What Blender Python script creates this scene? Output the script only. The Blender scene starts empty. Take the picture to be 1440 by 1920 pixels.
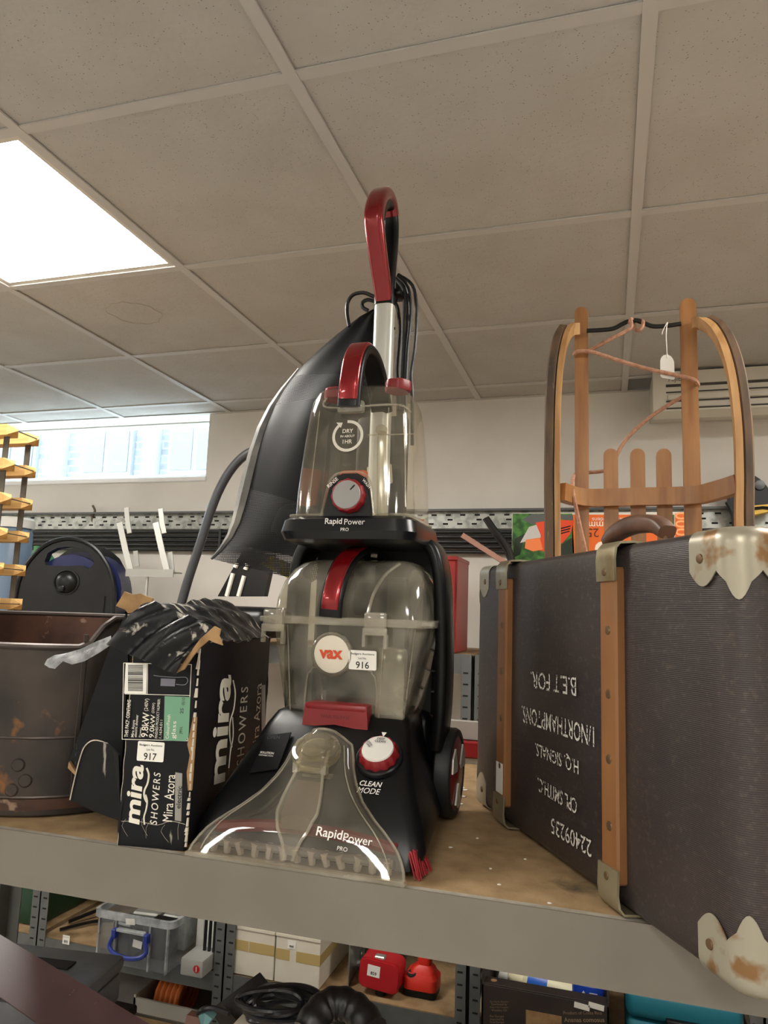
import bpy, bmesh, math, random
from mathutils import Vector, Matrix
random.seed(7)
PI = math.pi
sc = bpy.context.scene
col = sc.collection
# ------------------------------------------------------------------ camera
FPX, YAW, PIT, ROL = 1371.73, -.2997, .1413, .0353
CAM = Vector((0, 0, 1.46))
_f = Vector((math.sin(YAW)*math.cos(PIT), math.cos(YAW)*math.cos(PIT), math.sin(PIT)))
_r = Vector((math.cos(YAW), -math.sin(YAW), 0)); _u = _r.cross(_f)
CR = _r*math.cos(ROL)+_u*math.sin(ROL); CU = -_r*math.sin(ROL)+_u*math.cos(ROL); CF = _f
cd = bpy.data.cameras.new('camera'); cam = bpy.data.objects.new('camera', cd); col.objects.link(cam)
cam.matrix_world = Matrix(((CR.x, CU.x, -CF.x, CAM.x), (CR.y, CU.y, -CF.y, CAM.y), (CR.z, CU.z, -CF.z, CAM.z), (0, 0, 0, 1)))
cd.sensor_fit = 'VERTICAL'; cd.sensor_height = 36; cd.lens = 36*FPX/1920
cd.clip_start = .02; cd.clip_end = 200
cd.dof.use_dof = False
sc.camera = cam
# ------------------------------------------------------------------ sky and exposure
PANEL = 15.0        # strength of the ceiling light panels
w = bpy.data.worlds.new('sky'); sc.world = w; w.use_nodes = True
bg = w.node_tree.nodes['Background']; bg.inputs[0].default_value = (.70, .85, 1, 1); bg.inputs[1].default_value = 10
sc.view_settings.view_transform = 'Standard'; sc.view_settings.look = 'None'
sc.view_settings.exposure = 1.25; sc.view_settings.gamma = 1; sc.view_settings.use_curve_mapping = False

# ------------------------------------------------------------------ pixel -> place (1440 x 1920 frame)
def ray(px, py): return CF + CR*((px-720)/FPX) + CU*((960-py)/FPX)
def P(px, py, Y): d = ray(px, py); return CAM + d*((Y-CAM.y)/d.y)
def PZ(px, py, Z): d = ray(px, py); return CAM + d*((Z-CAM.z)/d.z)
def PX(px, py, X): d = ray(px, py); return CAM + d*((X-CAM.x)/d.x)

# ------------------------------------------------------------------ materials
def lin(c):
    c = c/255.0
    return c/12.92 if c <= .04045 else ((c+.055)/1.055)**2.4
def rgb(c): return (lin(c[0]), lin(c[1]), lin(c[2]), 1)
MATS = {}
def nd(nt, t, **kw):
    n = nt.nodes.new(t)
    for k, v in kw.items(): setattr(n, k, v)
    return n
def coords(nt, scale=(1, 1, 1)):
    tc = nd(nt, 'ShaderNodeTexCoord'); mp = nd(nt, 'ShaderNodeMapping'); mp.inputs['Scale'].default_value = scale
    nt.links.new(tc.outputs['Object'], mp.inputs[0]); return mp.outputs[0]
def mat(name, c, rough=.5, metal=0, c2=None, nscale=20, nlo=.4, nhi=.65, stretch=(1, 1, 1), bump=0, bscale=200, spec=.5, coat=0, emit=0, detail=4, c3=None, n3=6, lo3=.55, hi3=.65, rough2=None):
    if name in MATS: return MATS[name]
    m = bpy.data.materials.new(name); m.use_nodes = True; nt = m.node_tree; b = nt.nodes['Principled BSDF']
    b.inputs['Base Color'].default_value = rgb(c); b.inputs['Roughness'].default_value = rough; b.inputs['Metallic'].default_value = metal
    b.inputs['Specular IOR Level'].default_value = spec; b.inputs['Coat Weight'].default_value = coat; b.inputs['Coat Roughness'].default_value = .05
    if emit:
        b.inputs['Emission Color'].default_value = rgb(c); b.inputs['Emission Strength'].default_value = emit
    if c2 or bump: co = coords(nt, stretch)
    if c2:
        t = nd(nt, 'ShaderNodeTexNoise'); t.inputs['Scale'].default_value = nscale; t.inputs['Detail'].default_value = detail
        nt.links.new(co, t.inputs['Vector'])
        r = nd(nt, 'ShaderNodeValToRGB'); r.color_ramp.elements[0].position = nlo; r.color_ramp.elements[1].position = nhi
        r.color_ramp.elements[0].color = rgb(c); r.color_ramp.elements[1].color = rgb(c2)
        nt.links.new(t.outputs['Fac'], r.inputs['Fac']); last = r.outputs['Color']
        if rough2 is not None:
            mr = nd(nt, 'ShaderNodeMapRange'); mr.inputs['From Min'].default_value = nlo; mr.inputs['From Max'].default_value = nhi
            mr.inputs['To Min'].default_value = rough; mr.inputs['To Max'].default_value = rough2
            nt.links.new(t.outputs['Fac'], mr.inputs['Value']); nt.links.new(mr.outputs[0], b.inputs['Roughness'])
        if c3:
            t3 = nd(nt, 'ShaderNodeTexNoise'); t3.inputs['Scale'].default_value = n3; t3.inputs['Detail'].default_value = 6
            nt.links.new(co, t3.inputs['Vector'])
            mr3 = nd(nt, 'ShaderNodeMapRange'); mr3.inputs['From Min'].default_value = lo3; mr3.inputs['From Max'].default_value = hi3
            nt.links.new(t3.outputs['Fac'], mr3.inputs['Value'])
            mx = nd(nt, 'ShaderNodeMix', data_type='RGBA'); nt.links.new(mr3.outputs[0], mx.inputs['Factor'])
            nt.links.new(last, mx.inputs['A']); mx.inputs['B'].default_value = rgb(c3); last = mx.outputs['Result']
        nt.links.new(last, b.inputs['Base Color'])
    if bump:
        t2 = nd(nt, 'ShaderNodeTexNoise'); t2.inputs['Scale'].default_value = bscale; t2.inputs['Detail'].default_value = 3
        nt.links.new(co, t2.inputs['Vector'])
        bp = nd(nt, 'ShaderNodeBump'); bp.inputs['Strength'].default_value = bump; bp.inputs['Distance'].default_value = .002
        nt.links.new(t2.outputs['Fac'], bp.inputs['Height']); nt.links.new(bp.outputs[0], b.inputs['Normal'])
    MATS[name] = m; return m
def clear(name, tint, haze=.12, hazecol=(200, 195, 175), rough=.06, nscale=18, ior=1.45, spread=.5):
    m = bpy.data.materials.new(name); m.use_nodes = True; nt = m.node_tree; nt.nodes.remove(nt.nodes['Principled BSDF'])
    out = nt.nodes['Material Output']
    tr = nd(nt, 'ShaderNodeBsdfTransparent'); tr.inputs[0].default_value = rgb(tint)
    df = nd(nt, 'ShaderNodeBsdfDiffuse'); df.inputs[0].default_value = rgb(hazecol)
    gl = nd(nt, 'ShaderNodeBsdfGlossy'); gl.inputs['Roughness'].default_value = rough; gl.inputs[0].default_value = (1, 1, 1, 1)
    lw = nd(nt, 'ShaderNodeLayerWeight'); lw.inputs['Blend'].default_value = .5
    pw = nd(nt, 'ShaderNodeMath', operation='POWER'); nt.links.new(lw.outputs['Facing'], pw.inputs[0]); pw.inputs[1].default_value = 4.5
    fr = nd(nt, 'ShaderNodeMath', operation='MULTIPLY_ADD'); nt.links.new(pw.outputs[0], fr.inputs[0]); fr.inputs[1].default_value = .85; fr.inputs[2].default_value = .045
    t = nd(nt, 'ShaderNodeTexNoise'); t.inputs['Scale'].default_value = nscale; t.inputs['Detail'].default_value = 6
    nt.links.new(coords(nt), t.inputs['Vector'])
    mr = nd(nt, 'ShaderNodeMapRange'); mr.inputs['From Min'].default_value = .35; mr.inputs['From Max'].default_value = .7
    mr.inputs['To Min'].default_value = haze*(1-spread); mr.inputs['To Max'].default_value = haze*(1+spread)
    nt.links.new(t.outputs['Fac'], mr.inputs['Value'])
    a = nd(nt, 'ShaderNodeMixShader'); nt.links.new(mr.outputs[0], a.inputs[0]); nt.links.new(tr.outputs[0], a.inputs[1]); nt.links.new(df.outputs[0], a.inputs[2])
    c = nd(nt, 'ShaderNodeMixShader'); nt.links.new(fr.outputs[0], c.inputs[0]); nt.links.new(a.outputs[0], c.inputs[1]); nt.links.new(gl.outputs[0], c.inputs[2])
    nt.links.new(c.outputs[0], out.inputs[0]); MATS[name] = m; return m
def meshcloth(name, c, freq, hole=.0):
    m = bpy.data.materials.new(name); m.use_nodes = True; nt = m.node_tree; b = nt.nodes['Principled BSDF']; out = nt.nodes['Material Output']
    b.inputs['Base Color'].default_value = rgb(c); b.inputs['Roughness'].default_value = .6
    co = coords(nt); sp = nd(nt, 'ShaderNodeSeparateXYZ'); nt.links.new(co, sp.inputs[0])
    def sn(o1, o2, sg):
        a = nd(nt, 'ShaderNodeMath', operation='ADD' if sg > 0 else 'SUBTRACT'); nt.links.new(o1, a.inputs[0]); nt.links.new(o2, a.inputs[1])
        k = nd(nt, 'ShaderNodeMath', operation='MULTIPLY'); nt.links.new(a.outputs[0], k.inputs[0]); k.inputs[1].default_value = freq
        s = nd(nt, 'ShaderNodeMath', operation='SINE'); nt.links.new(k.outputs[0], s.inputs[0]); return s.outputs[0]
    s1 = sn(sp.outputs['X'], sp.outputs['Z'], 1); s2 = sn(sp.outputs['X'], sp.outputs['Z'], -1)
    p = nd(nt, 'ShaderNodeMath', operation='MULTIPLY'); nt.links.new(s1, p.inputs[0]); nt.links.new(s2, p.inputs[1])
    g = nd(nt, 'ShaderNodeMath', operation='GREATER_THAN'); nt.links.new(p.outputs[0], g.inputs[0]); g.inputs[1].default_value = hole
    tr = nd(nt, 'ShaderNodeBsdfTransparent'); mx = nd(nt, 'ShaderNodeMixShader')
    nt.links.new(g.outputs[0], mx.inputs[0]); nt.links.new(b.outputs[0], mx.inputs[1]); nt.links.new(tr.outputs[0], mx.inputs[2])
    nt.links.new(mx.outputs[0], out.inputs[0]); MATS[name] = m; return m

# ------------------------------------------------------------------ mesh helpers
def V3(*a): return Vector(a)
class MB:
    def __init__(s): s.bm = bmesh.new()
    def face(s, vs):
        try: return s.bm.faces.new(vs)
        except ValueError: return None
    def box(s, a, b, bev=0, seg=2, M=None):
        x0, y0, z0 = [min(a[i], b[i]) for i in range(3)]; x1, y1, z1 = [max(a[i], b[i]) for i in range(3)]
        t = bmesh.new()
        vs = [t.verts.new(p) for p in ((x0, y0, z0), (x1, y0, z0), (x1, y1, z0), (x0, y1, z0), (x0, y0, z1), (x1, y0, z1), (x1, y1, z1), (x0, y1, z1))]
        for q in ((3, 2, 1, 0), (4, 5, 6, 7), (0, 1, 5, 4), (1, 2, 6, 5), (2, 3, 7, 6), (3, 0, 4, 7)): t.faces.new([vs[i] for i in q])
        if bev: bmesh.ops.bevel(t, geom=list(t.edges), offset=bev, segments=seg, profile=.5, affect='EDGES')
        if M: bmesh.ops.transform(t, matrix=M, verts=t.verts)
        s.add(t); return s
    def add(s, t):
        mp = {v: s.bm.verts.new(v.co) for v in t.verts}
        for f in t.faces: s.face([mp[v] for v in f.verts])
        t.free()
    def loft(s, loops, cap0=True, cap1=True, closed=True):
        L = [[s.bm.verts.new(p) for p in lp] for lp in loops]
        n = len(L[0])
        for a, b in zip(L, L[1:]):
            for i in range(n if closed else n-1):
                j = (i+1) % n; s.face([a[i], a[j], b[j], b[i]])
        if cap0: s.face(L[0][::-1])
        if cap1: s.face(L[-1])
        return s
    def ring(s, loops):
        return s.loft(loops+[loops[0]], False, False)
    def cyl(s, p0, p1, r, n=16, r1=None, caps=True):
        p0 = Vector(p0); p1 = Vector(p1); t = (p1-p0).normalized()
        a = t.orthogonal().normalized(); b = t.cross(a); r1 = r if r1 is None else r1
        s.loft([[p+(a*math.cos(k*2*PI/n)+b*math.sin(k*2*PI/n))*q for k in range(n)] for p, q in ((p0, r), (p1, r1))], caps, caps); return s
    def lathe(s, p0, axis, prof, n=24, ref=None, scal=None):
        p0 = Vector(p0); t = Vector(axis).normalized()
        a = (Vector(ref) if ref else t.orthogonal()); a = (a-t*a.dot(t)).normalized(); b = t.cross(a)
        loops = []
        for h, r in prof:
            loops.append([p0+t*h+(a*math.cos(k*2*PI/n)+b*math.sin(k*2*PI/n))*r*(1 if not scal else scal(k, n)) for k in range(n)])
        s.loft(loops, prof[0][1] > 1e-6, prof[-1][1] > 1e-6); return s
    def tube(s, path, r, n=8, sub=4, closed=False, rr=None):
        pts = smooth(path, sub, closed) if sub > 1 else [Vector(p) for p in path]
        N = len(pts); loops = []; a = None
        for i, p in enumerate(pts):
            t = (pts[(i+1) % N]-pts[i-1]) if (closed or 0 < i < N-1) else (pts[1]-pts[0] if i == 0 else pts[-1]-pts[-2])
            t.normalize()
            if a is None: a = t.orthogonal().normalized()
            a = (a-t*a.dot(t)).normalized(); b = t.cross(a)
            q = r if rr is None else rr(i/(N-1))
            loops.append([p+(a*math.cos(k*2*PI/n)+b*math.sin(k*2*PI/n))*q for k in range(n)])
        if closed: s.loft(loops+[loops[0]], False, False)
        else: s.loft(loops)
        return s
    def sweep(s, path, prof, side, sub=1, closed=False, scale=None, caps=True):
        # prof: 2D points (along side, along normal); side fixed vector
        pts = smooth(path, sub, closed) if sub > 1 else [Vector(p) for p in path]
        N = len(pts); side = Vector(side).normalized(); loops = []
        for i, p in enumerate(pts):
            t = (pts[(i+1) % N]-pts[i-1]) if (closed or 0 < i < N-1) else (pts[1]-pts[0] if i == 0 else pts[-1]-pts[-2])
            t.normalize(); n = t.cross(side).normalized(); sd = n.cross(t).normalized()
            k = scale(i/(N-1)) if scale else (1, 1)
            loops.append([p+sd*a*k[0]+n*b*k[1] for a, b in prof])
        if closed: s.loft(loops+[loops[0]], False, False)
        else: s.loft(loops, caps, caps)
        return s
    def prism(s, pts, d):       # planar outline pushed along d
        d = Vector(d); a = [Vector(p) for p in pts]; s.loft([a, [p+d for p in a]]); return s
    def grid(s, fn, nu, nv, thick=None):
        g = [[s.bm.verts.new(fn(i/nu, j/nv)) for j in range(nv+1)] for i in range(nu+1)]
        for i in range(nu):
            for j in range(nv): s.face([g[i][j], g[i+1][j], g[i+1][j+1], g[i][j+1]])
        return s
    def solid(s, t):
        bmesh.ops.recalc_face_normals(s.bm, faces=s.bm.faces)
        bmesh.ops.solidify(s.bm, geom=list(s.bm.faces), thickness=t); return s
    def xf(s, M): bmesh.ops.transform(s.bm, matrix=M, verts=s.bm.verts); return s
    def mesh(s, name, angle=35, recalc=True):
        bmesh.ops.remove_doubles(s.bm, verts=s.bm.verts, dist=1e-6)
        if recalc: bmesh.ops.recalc_face_normals(s.bm, faces=s.bm.faces)
        me = bpy.data.meshes.new(name); s.bm.to_mesh(me); s.bm.free()
        if angle:
            me.polygons.foreach_set('use_smooth', [True]*len(me.polygons)); me.set_sharp_from_angle(angle=math.radians(angle))
        return me
    def build(s, name, m, parent=None, world=False, **kw):
        if world and parent is not None: s.xf(TM[parent.name].inverted())
        return link(name, s.mesh(name, **kw), m, parent)
def smooth(path, sub, closed=False):
    p = [Vector(q) for q in path]; n = len(p); out = []
    for i in range(n if closed else n-1):
        p0 = p[i-1] if (i or closed) else p[0]; p1 = p[i]; p2 = p[(i+1) % n]; p3 = p[(i+2) % n] if (closed or i+2 < n) else p2
        for k in range(sub):
            t = k/sub
            out.append(.5*((2*p1)+(p2-p0)*t+(2*p0-5*p1+4*p2-p3)*t*t+(3*p1-p0-3*p2+p3)*t**3))
    if not closed: out.append(p[-1])
    return out
def rr2(hx, hy, r, n=5, cx=0, cy=0, ex=0, ey=0):
    # rounded rectangle outline, counter-clockwise; ex/ey extra points along the sides
    pts = []
    for q, (sx, sy) in enumerate(((1, -1), (1, 1), (-1, 1), (-1, -1))):
        for k in range(n):
            a = -PI/2+q*PI/2+k*PI/2/(n-1)
            pts.append((cx+sx*(hx-r)+r*math.cos(a), cy+sy*(hy-r)+r*math.sin(a)))
        e = ey if q in (0, 2) else ex
        if e:
            x0, y0 = pts[-1]; nsx, nsy = ((1, 1), (-1, 1), (-1, -1), (1, -1))[q]; a = q*PI/2
            x1 = cx+nsx*(hx-r)+r*math.cos(a); y1 = cy+nsy*(hy-r)+r*math.sin(a)
            for k in range(1, e+1): pts.append((x0+(x1-x0)*k/(e+1), y0+(y1-y0)*k/(e+1)))
    return pts
def loopz(pts, z): return [Vector((a, b, z)) for a, b in pts]
TM = {}
def link(name, me, m, parent=None):
    o = bpy.data.objects.new(name, me); col.objects.link(o); o.parent = parent
    if m is not None and not me.materials: me.materials.append(m)
    return o
def thing(name, label, cat, loc=(0, 0, 0), rotz=0, group=None, kind=None):
    o = bpy.data.objects.new(name, None); col.objects.link(o); o.empty_display_size = .05
    o.location = loc; o.rotation_euler = (0, 0, rotz); TM[o.name] = Matrix.Translation(Vector(loc)) @ Matrix.Rotation(rotz, 4, 'Z')
    return tag(o, label, cat, group, kind)
def tag(o, label=None, cat=None, group=None, kind=None):
    if label: o['label'] = label
    if cat: o['category'] = cat
    if group: o['group'] = group
    if kind: o['kind'] = kind
    return o
def text(name, s, m, parent, org, right, up, w=None, h=None, bold=0, shear=0, align='C', space=1, ext=.0002, world=False):
    cu = bpy.data.curves.new('t', 'FONT'); cu.body = s; cu.size = 1; cu.offset = bold; cu.shear = shear; cu.space_character = space
    cu.extrude = .0; cu.resolution_u = 3; cu.align_x = 'CENTER'; cu.space_line = .9
    o = bpy.data.objects.new('t', cu); me = bpy.data.meshes.new_from_object(o); bpy.data.objects.remove(o); bpy.data.curves.remove(cu)
    xs = [v.co.x for v in me.vertices]; ys = [v.co.y for v in me.vertices]
    bw = max(xs)-min(xs); bh = max(ys)-min(ys)
    kx = w/bw if w else h/bh; ky = h/bh if h else kx
    ax = {'C': (max(xs)+min(xs))/2, 'L': min(xs), 'R': max(xs)}[align]; ay = (max(ys)+min(ys))/2
    right = Vector(right).normalized(); up = Vector(up).normalized(); n = right.cross(up).normalized(); up = n.cross(right)
    org = Vector(org)
    bm = bmesh.new(); bm.from_mesh(me); bpy.data.meshes.remove(me)
    for v in bm.verts: v.co = org+right*((v.co.x-ax)*kx)+up*((v.co.y-ay)*ky)+n*ext
    mb = MB(); mb.bm.free(); mb.bm = bm
    return mb.build(name, m, parent, world=world, angle=0, recalc=False)
def plate(c, right, up, w, h, t=.0004, r=0):
    # thin card centred at c facing right x up
    right = Vector(right).normalized(); up = Vector(up).normalized(); n = right.cross(up).normalized(); up = n.cross(right); c = Vector(c)
    o = rr2(w/2, h/2, r, 4) if r else [(-w/2, -h/2), (w/2, -h/2), (w/2, h/2), (-w/2, h/2)]
    a = [c+right*x+up*y for x, y in o]
    return MB().loft([a, [p+n*t for p in a]])
def copytree(o, loc=None, rotz=None):
    c = o.copy(); col.objects.link(c)
    if loc is not None: c.location = loc
    if rotz is not None: c.rotation_euler = (0, 0, rotz)
    TM[c.name] = Matrix.Translation(Vector(c.location)) @ Matrix.Rotation(c.rotation_euler[2], 4, 'Z')
    for ch in [q for q in bpy.data.objects if q.parent == o]:
        d = ch.copy(); col.objects.link(d); d.parent = c
        for g in [q for q in bpy.data.objects if q.parent == ch]:
            e = g.copy(); col.objects.link(e); e.parent = d
    return c
# ------------------------------------------------------------------ the room
M_tile = mat('ceiling_tile_mineral', (192, 189, 183), .95, c2=(186, 182, 175), nscale=5)
def tile_dots(m):
    nt = m.node_tree; b = nt.nodes['Principled BSDF']; co = coords(nt)
    v = nd(nt, 'ShaderNodeTexVoronoi'); v.inputs['Scale'].default_value = 150; nt.links.new(co, v.inputs['Vector'])
    n = nd(nt, 'ShaderNodeTexNoise'); n.inputs['Scale'].default_value = 60; nt.links.new(co, n.inputs['Vector'])
    th = nd(nt, 'ShaderNodeMapRange'); th.inputs['From Min'].default_value = .12; th.inputs['From Max'].default_value = .2; nt.links.new(v.outputs['Distance'], th.inputs['Value'])
    g = nd(nt, 'ShaderNodeMath', operation='GREATER_THAN'); nt.links.new(n.outputs['Fac'], g.inputs[0]); g.inputs[1].default_value = .5
    mx0 = nd(nt, 'ShaderNodeMath', operation='MAXIMUM'); nt.links.new(th.outputs[0], mx0.inputs[0]); nt.links.new(g.outputs[0], mx0.inputs[1])
    src = b.inputs['Base Color'].links[0].from_socket
    mx = nd(nt, 'ShaderNodeMix', data_type='RGBA'); nt.links.new(mx0.outputs[0], mx.inputs['Factor']); mx.inputs['A'].default_value = rgb((132, 126, 118)); nt.links.new(src, mx.inputs['B'])
    nt.links.new(mx.outputs['Result'], b.inputs['Base Color'])
    bp = nd(nt, 'ShaderNodeBump'); bp.inputs['Strength'].default_value = .5; bp.inputs['Distance'].default_value = .002
    nt.links.new(n.outputs['Fac'], bp.inputs['Height']); nt.links.new(bp.outputs[0], b.inputs['Normal'])
tile_dots(M_tile)
M_bar = mat('grid_white_paint', (198, 195, 190), .5)
M_wall = mat('wall_white_paint', (226, 222, 214), .85, c2=(218, 213, 205), nscale=3, bump=.15, bscale=60)
M_floor = mat('floor_grey_paint', (172, 170, 166), .7, c2=(160, 158, 154), nscale=5)
M_dark = mat('dark_void', (22, 20, 19), .9)
M_white = mat('white_plastic', (228, 226, 218), .35)
M_black = mat('black_plastic', (13, 13, 15), .42, spec=.3)
M_text_w = mat('white_print', (232, 230, 224), .5)
M_text_k = mat('black_print', (18, 18, 18), .6)
M_paper = mat('white_paper_label', (236, 234, 226), .6)
ZC = 2.4017; WX0, WX1, WY0, WY1 = -4.7306, 2.4694, -3.7296, 3.05
GX, GY = -1.1306, 1.0704
fl = MB().box((WX0-.1, WY0-.1, -.1), (WX1+.1, WY1+.1, 0)).build('floor', M_floor, angle=0); tag(fl, kind='structure')
for nm, a, b in (('wall_left', (WX0-.12, WY0, 0), (WX0, WY1, 2.7)), ('wall_right', (WX1, WY0, 0), (WX1+.12, WY1, 2.7)), ('wall_front', (WX0-.12, WY0-.12, 0), (WX1+.12, WY0, 2.7))):
    tag(MB().box(a, b).build(nm, M_wall, angle=0), kind='structure')
# back wall with the window opening
WA, WB, WZ0, WZ1 = -3.45, -1.845, 2.09, 2.402
wb = MB()
wb.box((WX0-.12, WY1, 0), (WX1+.12, WY1+.2, WZ0)); wb.box((WX0-.12, WY1, WZ1), (WX1+.12, WY1+.2, 2.75))
wb.box((WX0-.12, WY1, WZ0), (WA, WY1+.2, WZ1)); wb.box((WB, WY1, WZ0), (WX1+.12, WY1+.2, WZ1))
tag(wb.build('wall_back', M_wall, angle=0), kind='structure')
# ceiling: slab, grid bars and tiles
ce = MB().box((WX0-.12, WY0-.12, 2.62), (WX1+.12, WY1+.12, 2.72)).build('ceiling', M_dark, angle=0); tag(ce, kind='structure')
bar = MB().box((-.012, WY0, 0), (.012, WY1, .004)).box((-.002, WY0, .004), (.002, WY1, .035)).mesh('grid_bar', angle=0)
for i in range(-5, 6):
    o = link('grid_runner', bar, M_bar, ce); o.location = (GX+.6*i, 0, ZC-.001)
bar2 = MB().box((WX0, -.012, 0), (WX1, .012, .004)).box((WX0, -.002, .004), (WX1, .002, .035)).mesh('grid_cross_bar', angle=0)
for j in range(-7, 4):
    o = link('grid_cross_bar', bar2, M_bar, ce); o.location = (0, GY+.6*j, ZC)
ang = MB().box((WX0, WY1-.02, 0), (WX1, WY1, .003)).build('grid_edge_bar', M_bar, ce, angle=0); ang.location = (0, 0, ZC)
PANELS = {(-1, 0), (3, 0), (1, -4), (-3, -4), (-5, 0), (4, -4), (1, -7), (-3, -7)}
tm = MB().box((-.2945, -.2945, 0), (.2945, .2945, .015), .0025, 1).mesh('ceiling_tile', angle=0)
te = MB().box((-.2945, -.085, 0), (.2945, .085, .015)).mesh('ceiling_tile_cut', angle=0)
for i in range(-6, 6):
    for j in range(-8, 4):
        if (i, j) in PANELS: continue
        if (i, j) == (2, 3):
            continue
        o = link('ceiling_tile', te if j == 3 else tm, M_tile, ce)
        o.location = (GX+.6*i+.3, GY+.6*j+(.092 if j == 3 else .3), ZC+.0045+random.uniform(0, .0012))
        o.rotation_euler = (0, 0, 0 if j == 3 else random.choice((0, PI/2, PI)))
# cut tile right of the missing corner piece
te2 = MB().box((-.15, -.085, 0), (.15, .085, .015)).build('ceiling_tile', M_tile, ce, angle=0); te2.location = (GX+1.8-.155, GY+1.8+.092, ZC+.005)
st_ = MB(); sc0 = PZ(252, 590, ZC); st_.ring([[V3(sc0.x+.085*r*math.cos(k*PI/18)*(1+.08*math.sin(k)), sc0.y+.085*r*math.sin(k*PI/18)*(1+.06*math.cos(2*k)), ZC+.0040+dz) for k in range(36)] for r, dz in ((.985, 0), (1.015, 0), (1.015, -.0004), (.985, -.0004))]); st_.build('water_stain', mat('stain_brown', (182, 176, 166), .95), ce, angle=0)
M_lamp = mat('lit_diffuser', (255, 250, 242), .5, emit=PANEL)
M_frame = mat('lamp_frame_white', (214, 208, 198), .4)
for (i, j) in sorted(PANELS):
    vis = (i, j) == (-1, 0)
    t = thing('ceiling_light', 'square lit white light panel in the ceiling grid at upper left' if vis else 'square lit light panel in the ceiling outside the view', 'light', (GX+.6*i+.3, GY+.6*j+.3, ZC), group=None if vis else 'light panels out of view')
    f = MB()
    for a, b in (((-.294, -.294, .004), (-.272, .294, .03)), ((.272, -.294, .004), (.294, .294, .03)), ((-.272, -.294, .004), (.272, -.272, .03)), ((-.272, .272, .004), (.272, .294, .03))): f.box(a, b)
    f.build('frame', M_frame, t, angle=0)
    MB().box((-.272, -.272, .010), (.272, .272, .016)).build('diffuser', M_lamp, t, angle=0)
# window
M_upvc = mat('window_white_frame', (240, 240, 238), .3)
M_glass = clear('window_glass', (250, 252, 252), .02, (230, 235, 240), .02)
wn = MB()
yw = WY1+.12
for a, b in (((WA, yw, WZ0), (WB, yw+.06, WZ0+.045)), ((WA, yw, WZ1-.012), (WB, yw+.06, WZ1)), ((WA, yw, WZ0), (WA+.05, yw+.06, WZ1)), ((WB-.03, yw, WZ0), (WB, yw+.06, WZ1)), ((WA+.02, yw, WZ0), (WA+.06, yw+.06, WZ1))): wn.box(a, b, .006, 1)
w1 = wn.build('window_1', M_upvc, angle=0); tag(w1, kind='structure')
MB().box((WA, WY1-.01, WZ0-.02), (WB+.005, yw, WZ0+.004), .004, 1).build('window_sill', M_upvc, w1, angle=0)
for a, b in ((WA+.05, WB-.03),):
    MB().box((a, yw+.025, WZ0+.045), (b, yw+.031, WZ1-.012)).build('pane', M_glass, w1, angle=0)
# the building across the yard
M_brick = mat('far_brick', (150, 132, 116), .9, c2=(176, 160, 146), nscale=7, stretch=(1, 1, 3))
def brickify(m):
    nt = m.node_tree; b = nt.nodes['Principled BSDF']; tc = nd(nt, 'ShaderNodeTexCoord'); mp = nd(nt, 'ShaderNodeMapping'); mp.inputs['Rotation'].default_value = (PI/2, 0, 0)
    nt.links.new(tc.outputs['Object'], mp.inputs[0]); t = nd(nt, 'ShaderNodeTexBrick'); t.inputs['Scale'].default_value = 2.2
    t.inputs['Color1'].default_value = rgb((74, 77, 80)); t.inputs['Color2'].default_value = rgb((84, 87, 90)); t.inputs['Mortar'].default_value = rgb((96, 99, 100)); t.inputs['Mortar Size'].default_value = .03
    nt.links.new(mp.outputs[0], t.inputs['Vector']); nt.links.new(t.outputs[0], b.inputs['Base Color'])
brickify(M_brick)
M_fglass = mat('far_window_glass', (72, 78, 82), .6, spec=.2); M_fwhite = mat('far_white_frame', (112, 116, 118), .7)
hb = thing('brick_building', 'pale brick building with white framed windows seen through the window', 'building', (-6, 9.4, 0))
MB().box((-6, 0, 0), (8, .4, 9)).build('wall', M_brick, hb, angle=0)
for k, wx in enumerate((-3.2, -1.4, .15, 1.5, 2.6, 4.2)):
    for zz in (2.7, 5.6):
        f = MB().box((wx-.45, -.08, zz), (wx+.45, .02, zz+1.5))
        fo = f.build('window', M_fwhite, hb, angle=0)
        for ax in (-.22, .22):
            for bz in (.38, 1.12): MB().box((wx+ax-.18, -.1, zz+bz-.32), (wx+ax+.18, -.07, zz+bz+.32)).build('pane', M_fglass, fo, angle=0)
for px_ in (-2.3, -.6, .85, 2.05, 3.4):
    MB().box((px_-.12, -.14, 0), (px_+.12, 0, 9)).build('pilaster', M_fwhite, hb, angle=0)
yard = MB().box((-30, 3.3, -.4), (30, 40, -.3)).build('yard_ground', mat('yard_concrete', (176, 172, 164), .9), angle=0); tag(yard, kind='structure')
# cable tray and pipes on the back wall
M_galv = mat('galvanised_tray', (176, 178, 172), .42, .55, c2=(140, 144, 138), nscale=26, nlo=.45, nhi=.6)
M_pipe = mat('black_pipe', (30, 31, 33), .45)
zt0, zt1 = 1.838, 1.915
ct = thing('cable_tray', 'perforated galvanised cable tray running along the back wall', 'cable tray', (0, WY1-.02, zt0))
MB().box((WX0+.02, 0, 0), (WX1-.02, .015, zt1-zt0)).build('back_plate', M_galv, ct, angle=0)
MB().box((WX0+.02, -.03, zt1-zt0), (WX1-.02, .015, zt1-zt0+.003)).box((WX0+.02, -.03, zt1-zt0-.006), (WX1-.02, -.028, zt1-zt0)).build('top_flange', mat('tray_flange', (96, 98, 98), .5, .3), ct, angle=0)
sl = MB()
x = -3.4; k = 0
while x < 1.6:
    sl.box((x, -.0015, .016), (x+.022, .001, .023)); sl.box((x+.012, -.0015, .054), (x+.034, .001, .061))
    if k % 2 == 0: sl.box((x+.02, -.0015, .034), (x+.042, .001, .041))
    x += .062; k += 1
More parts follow.
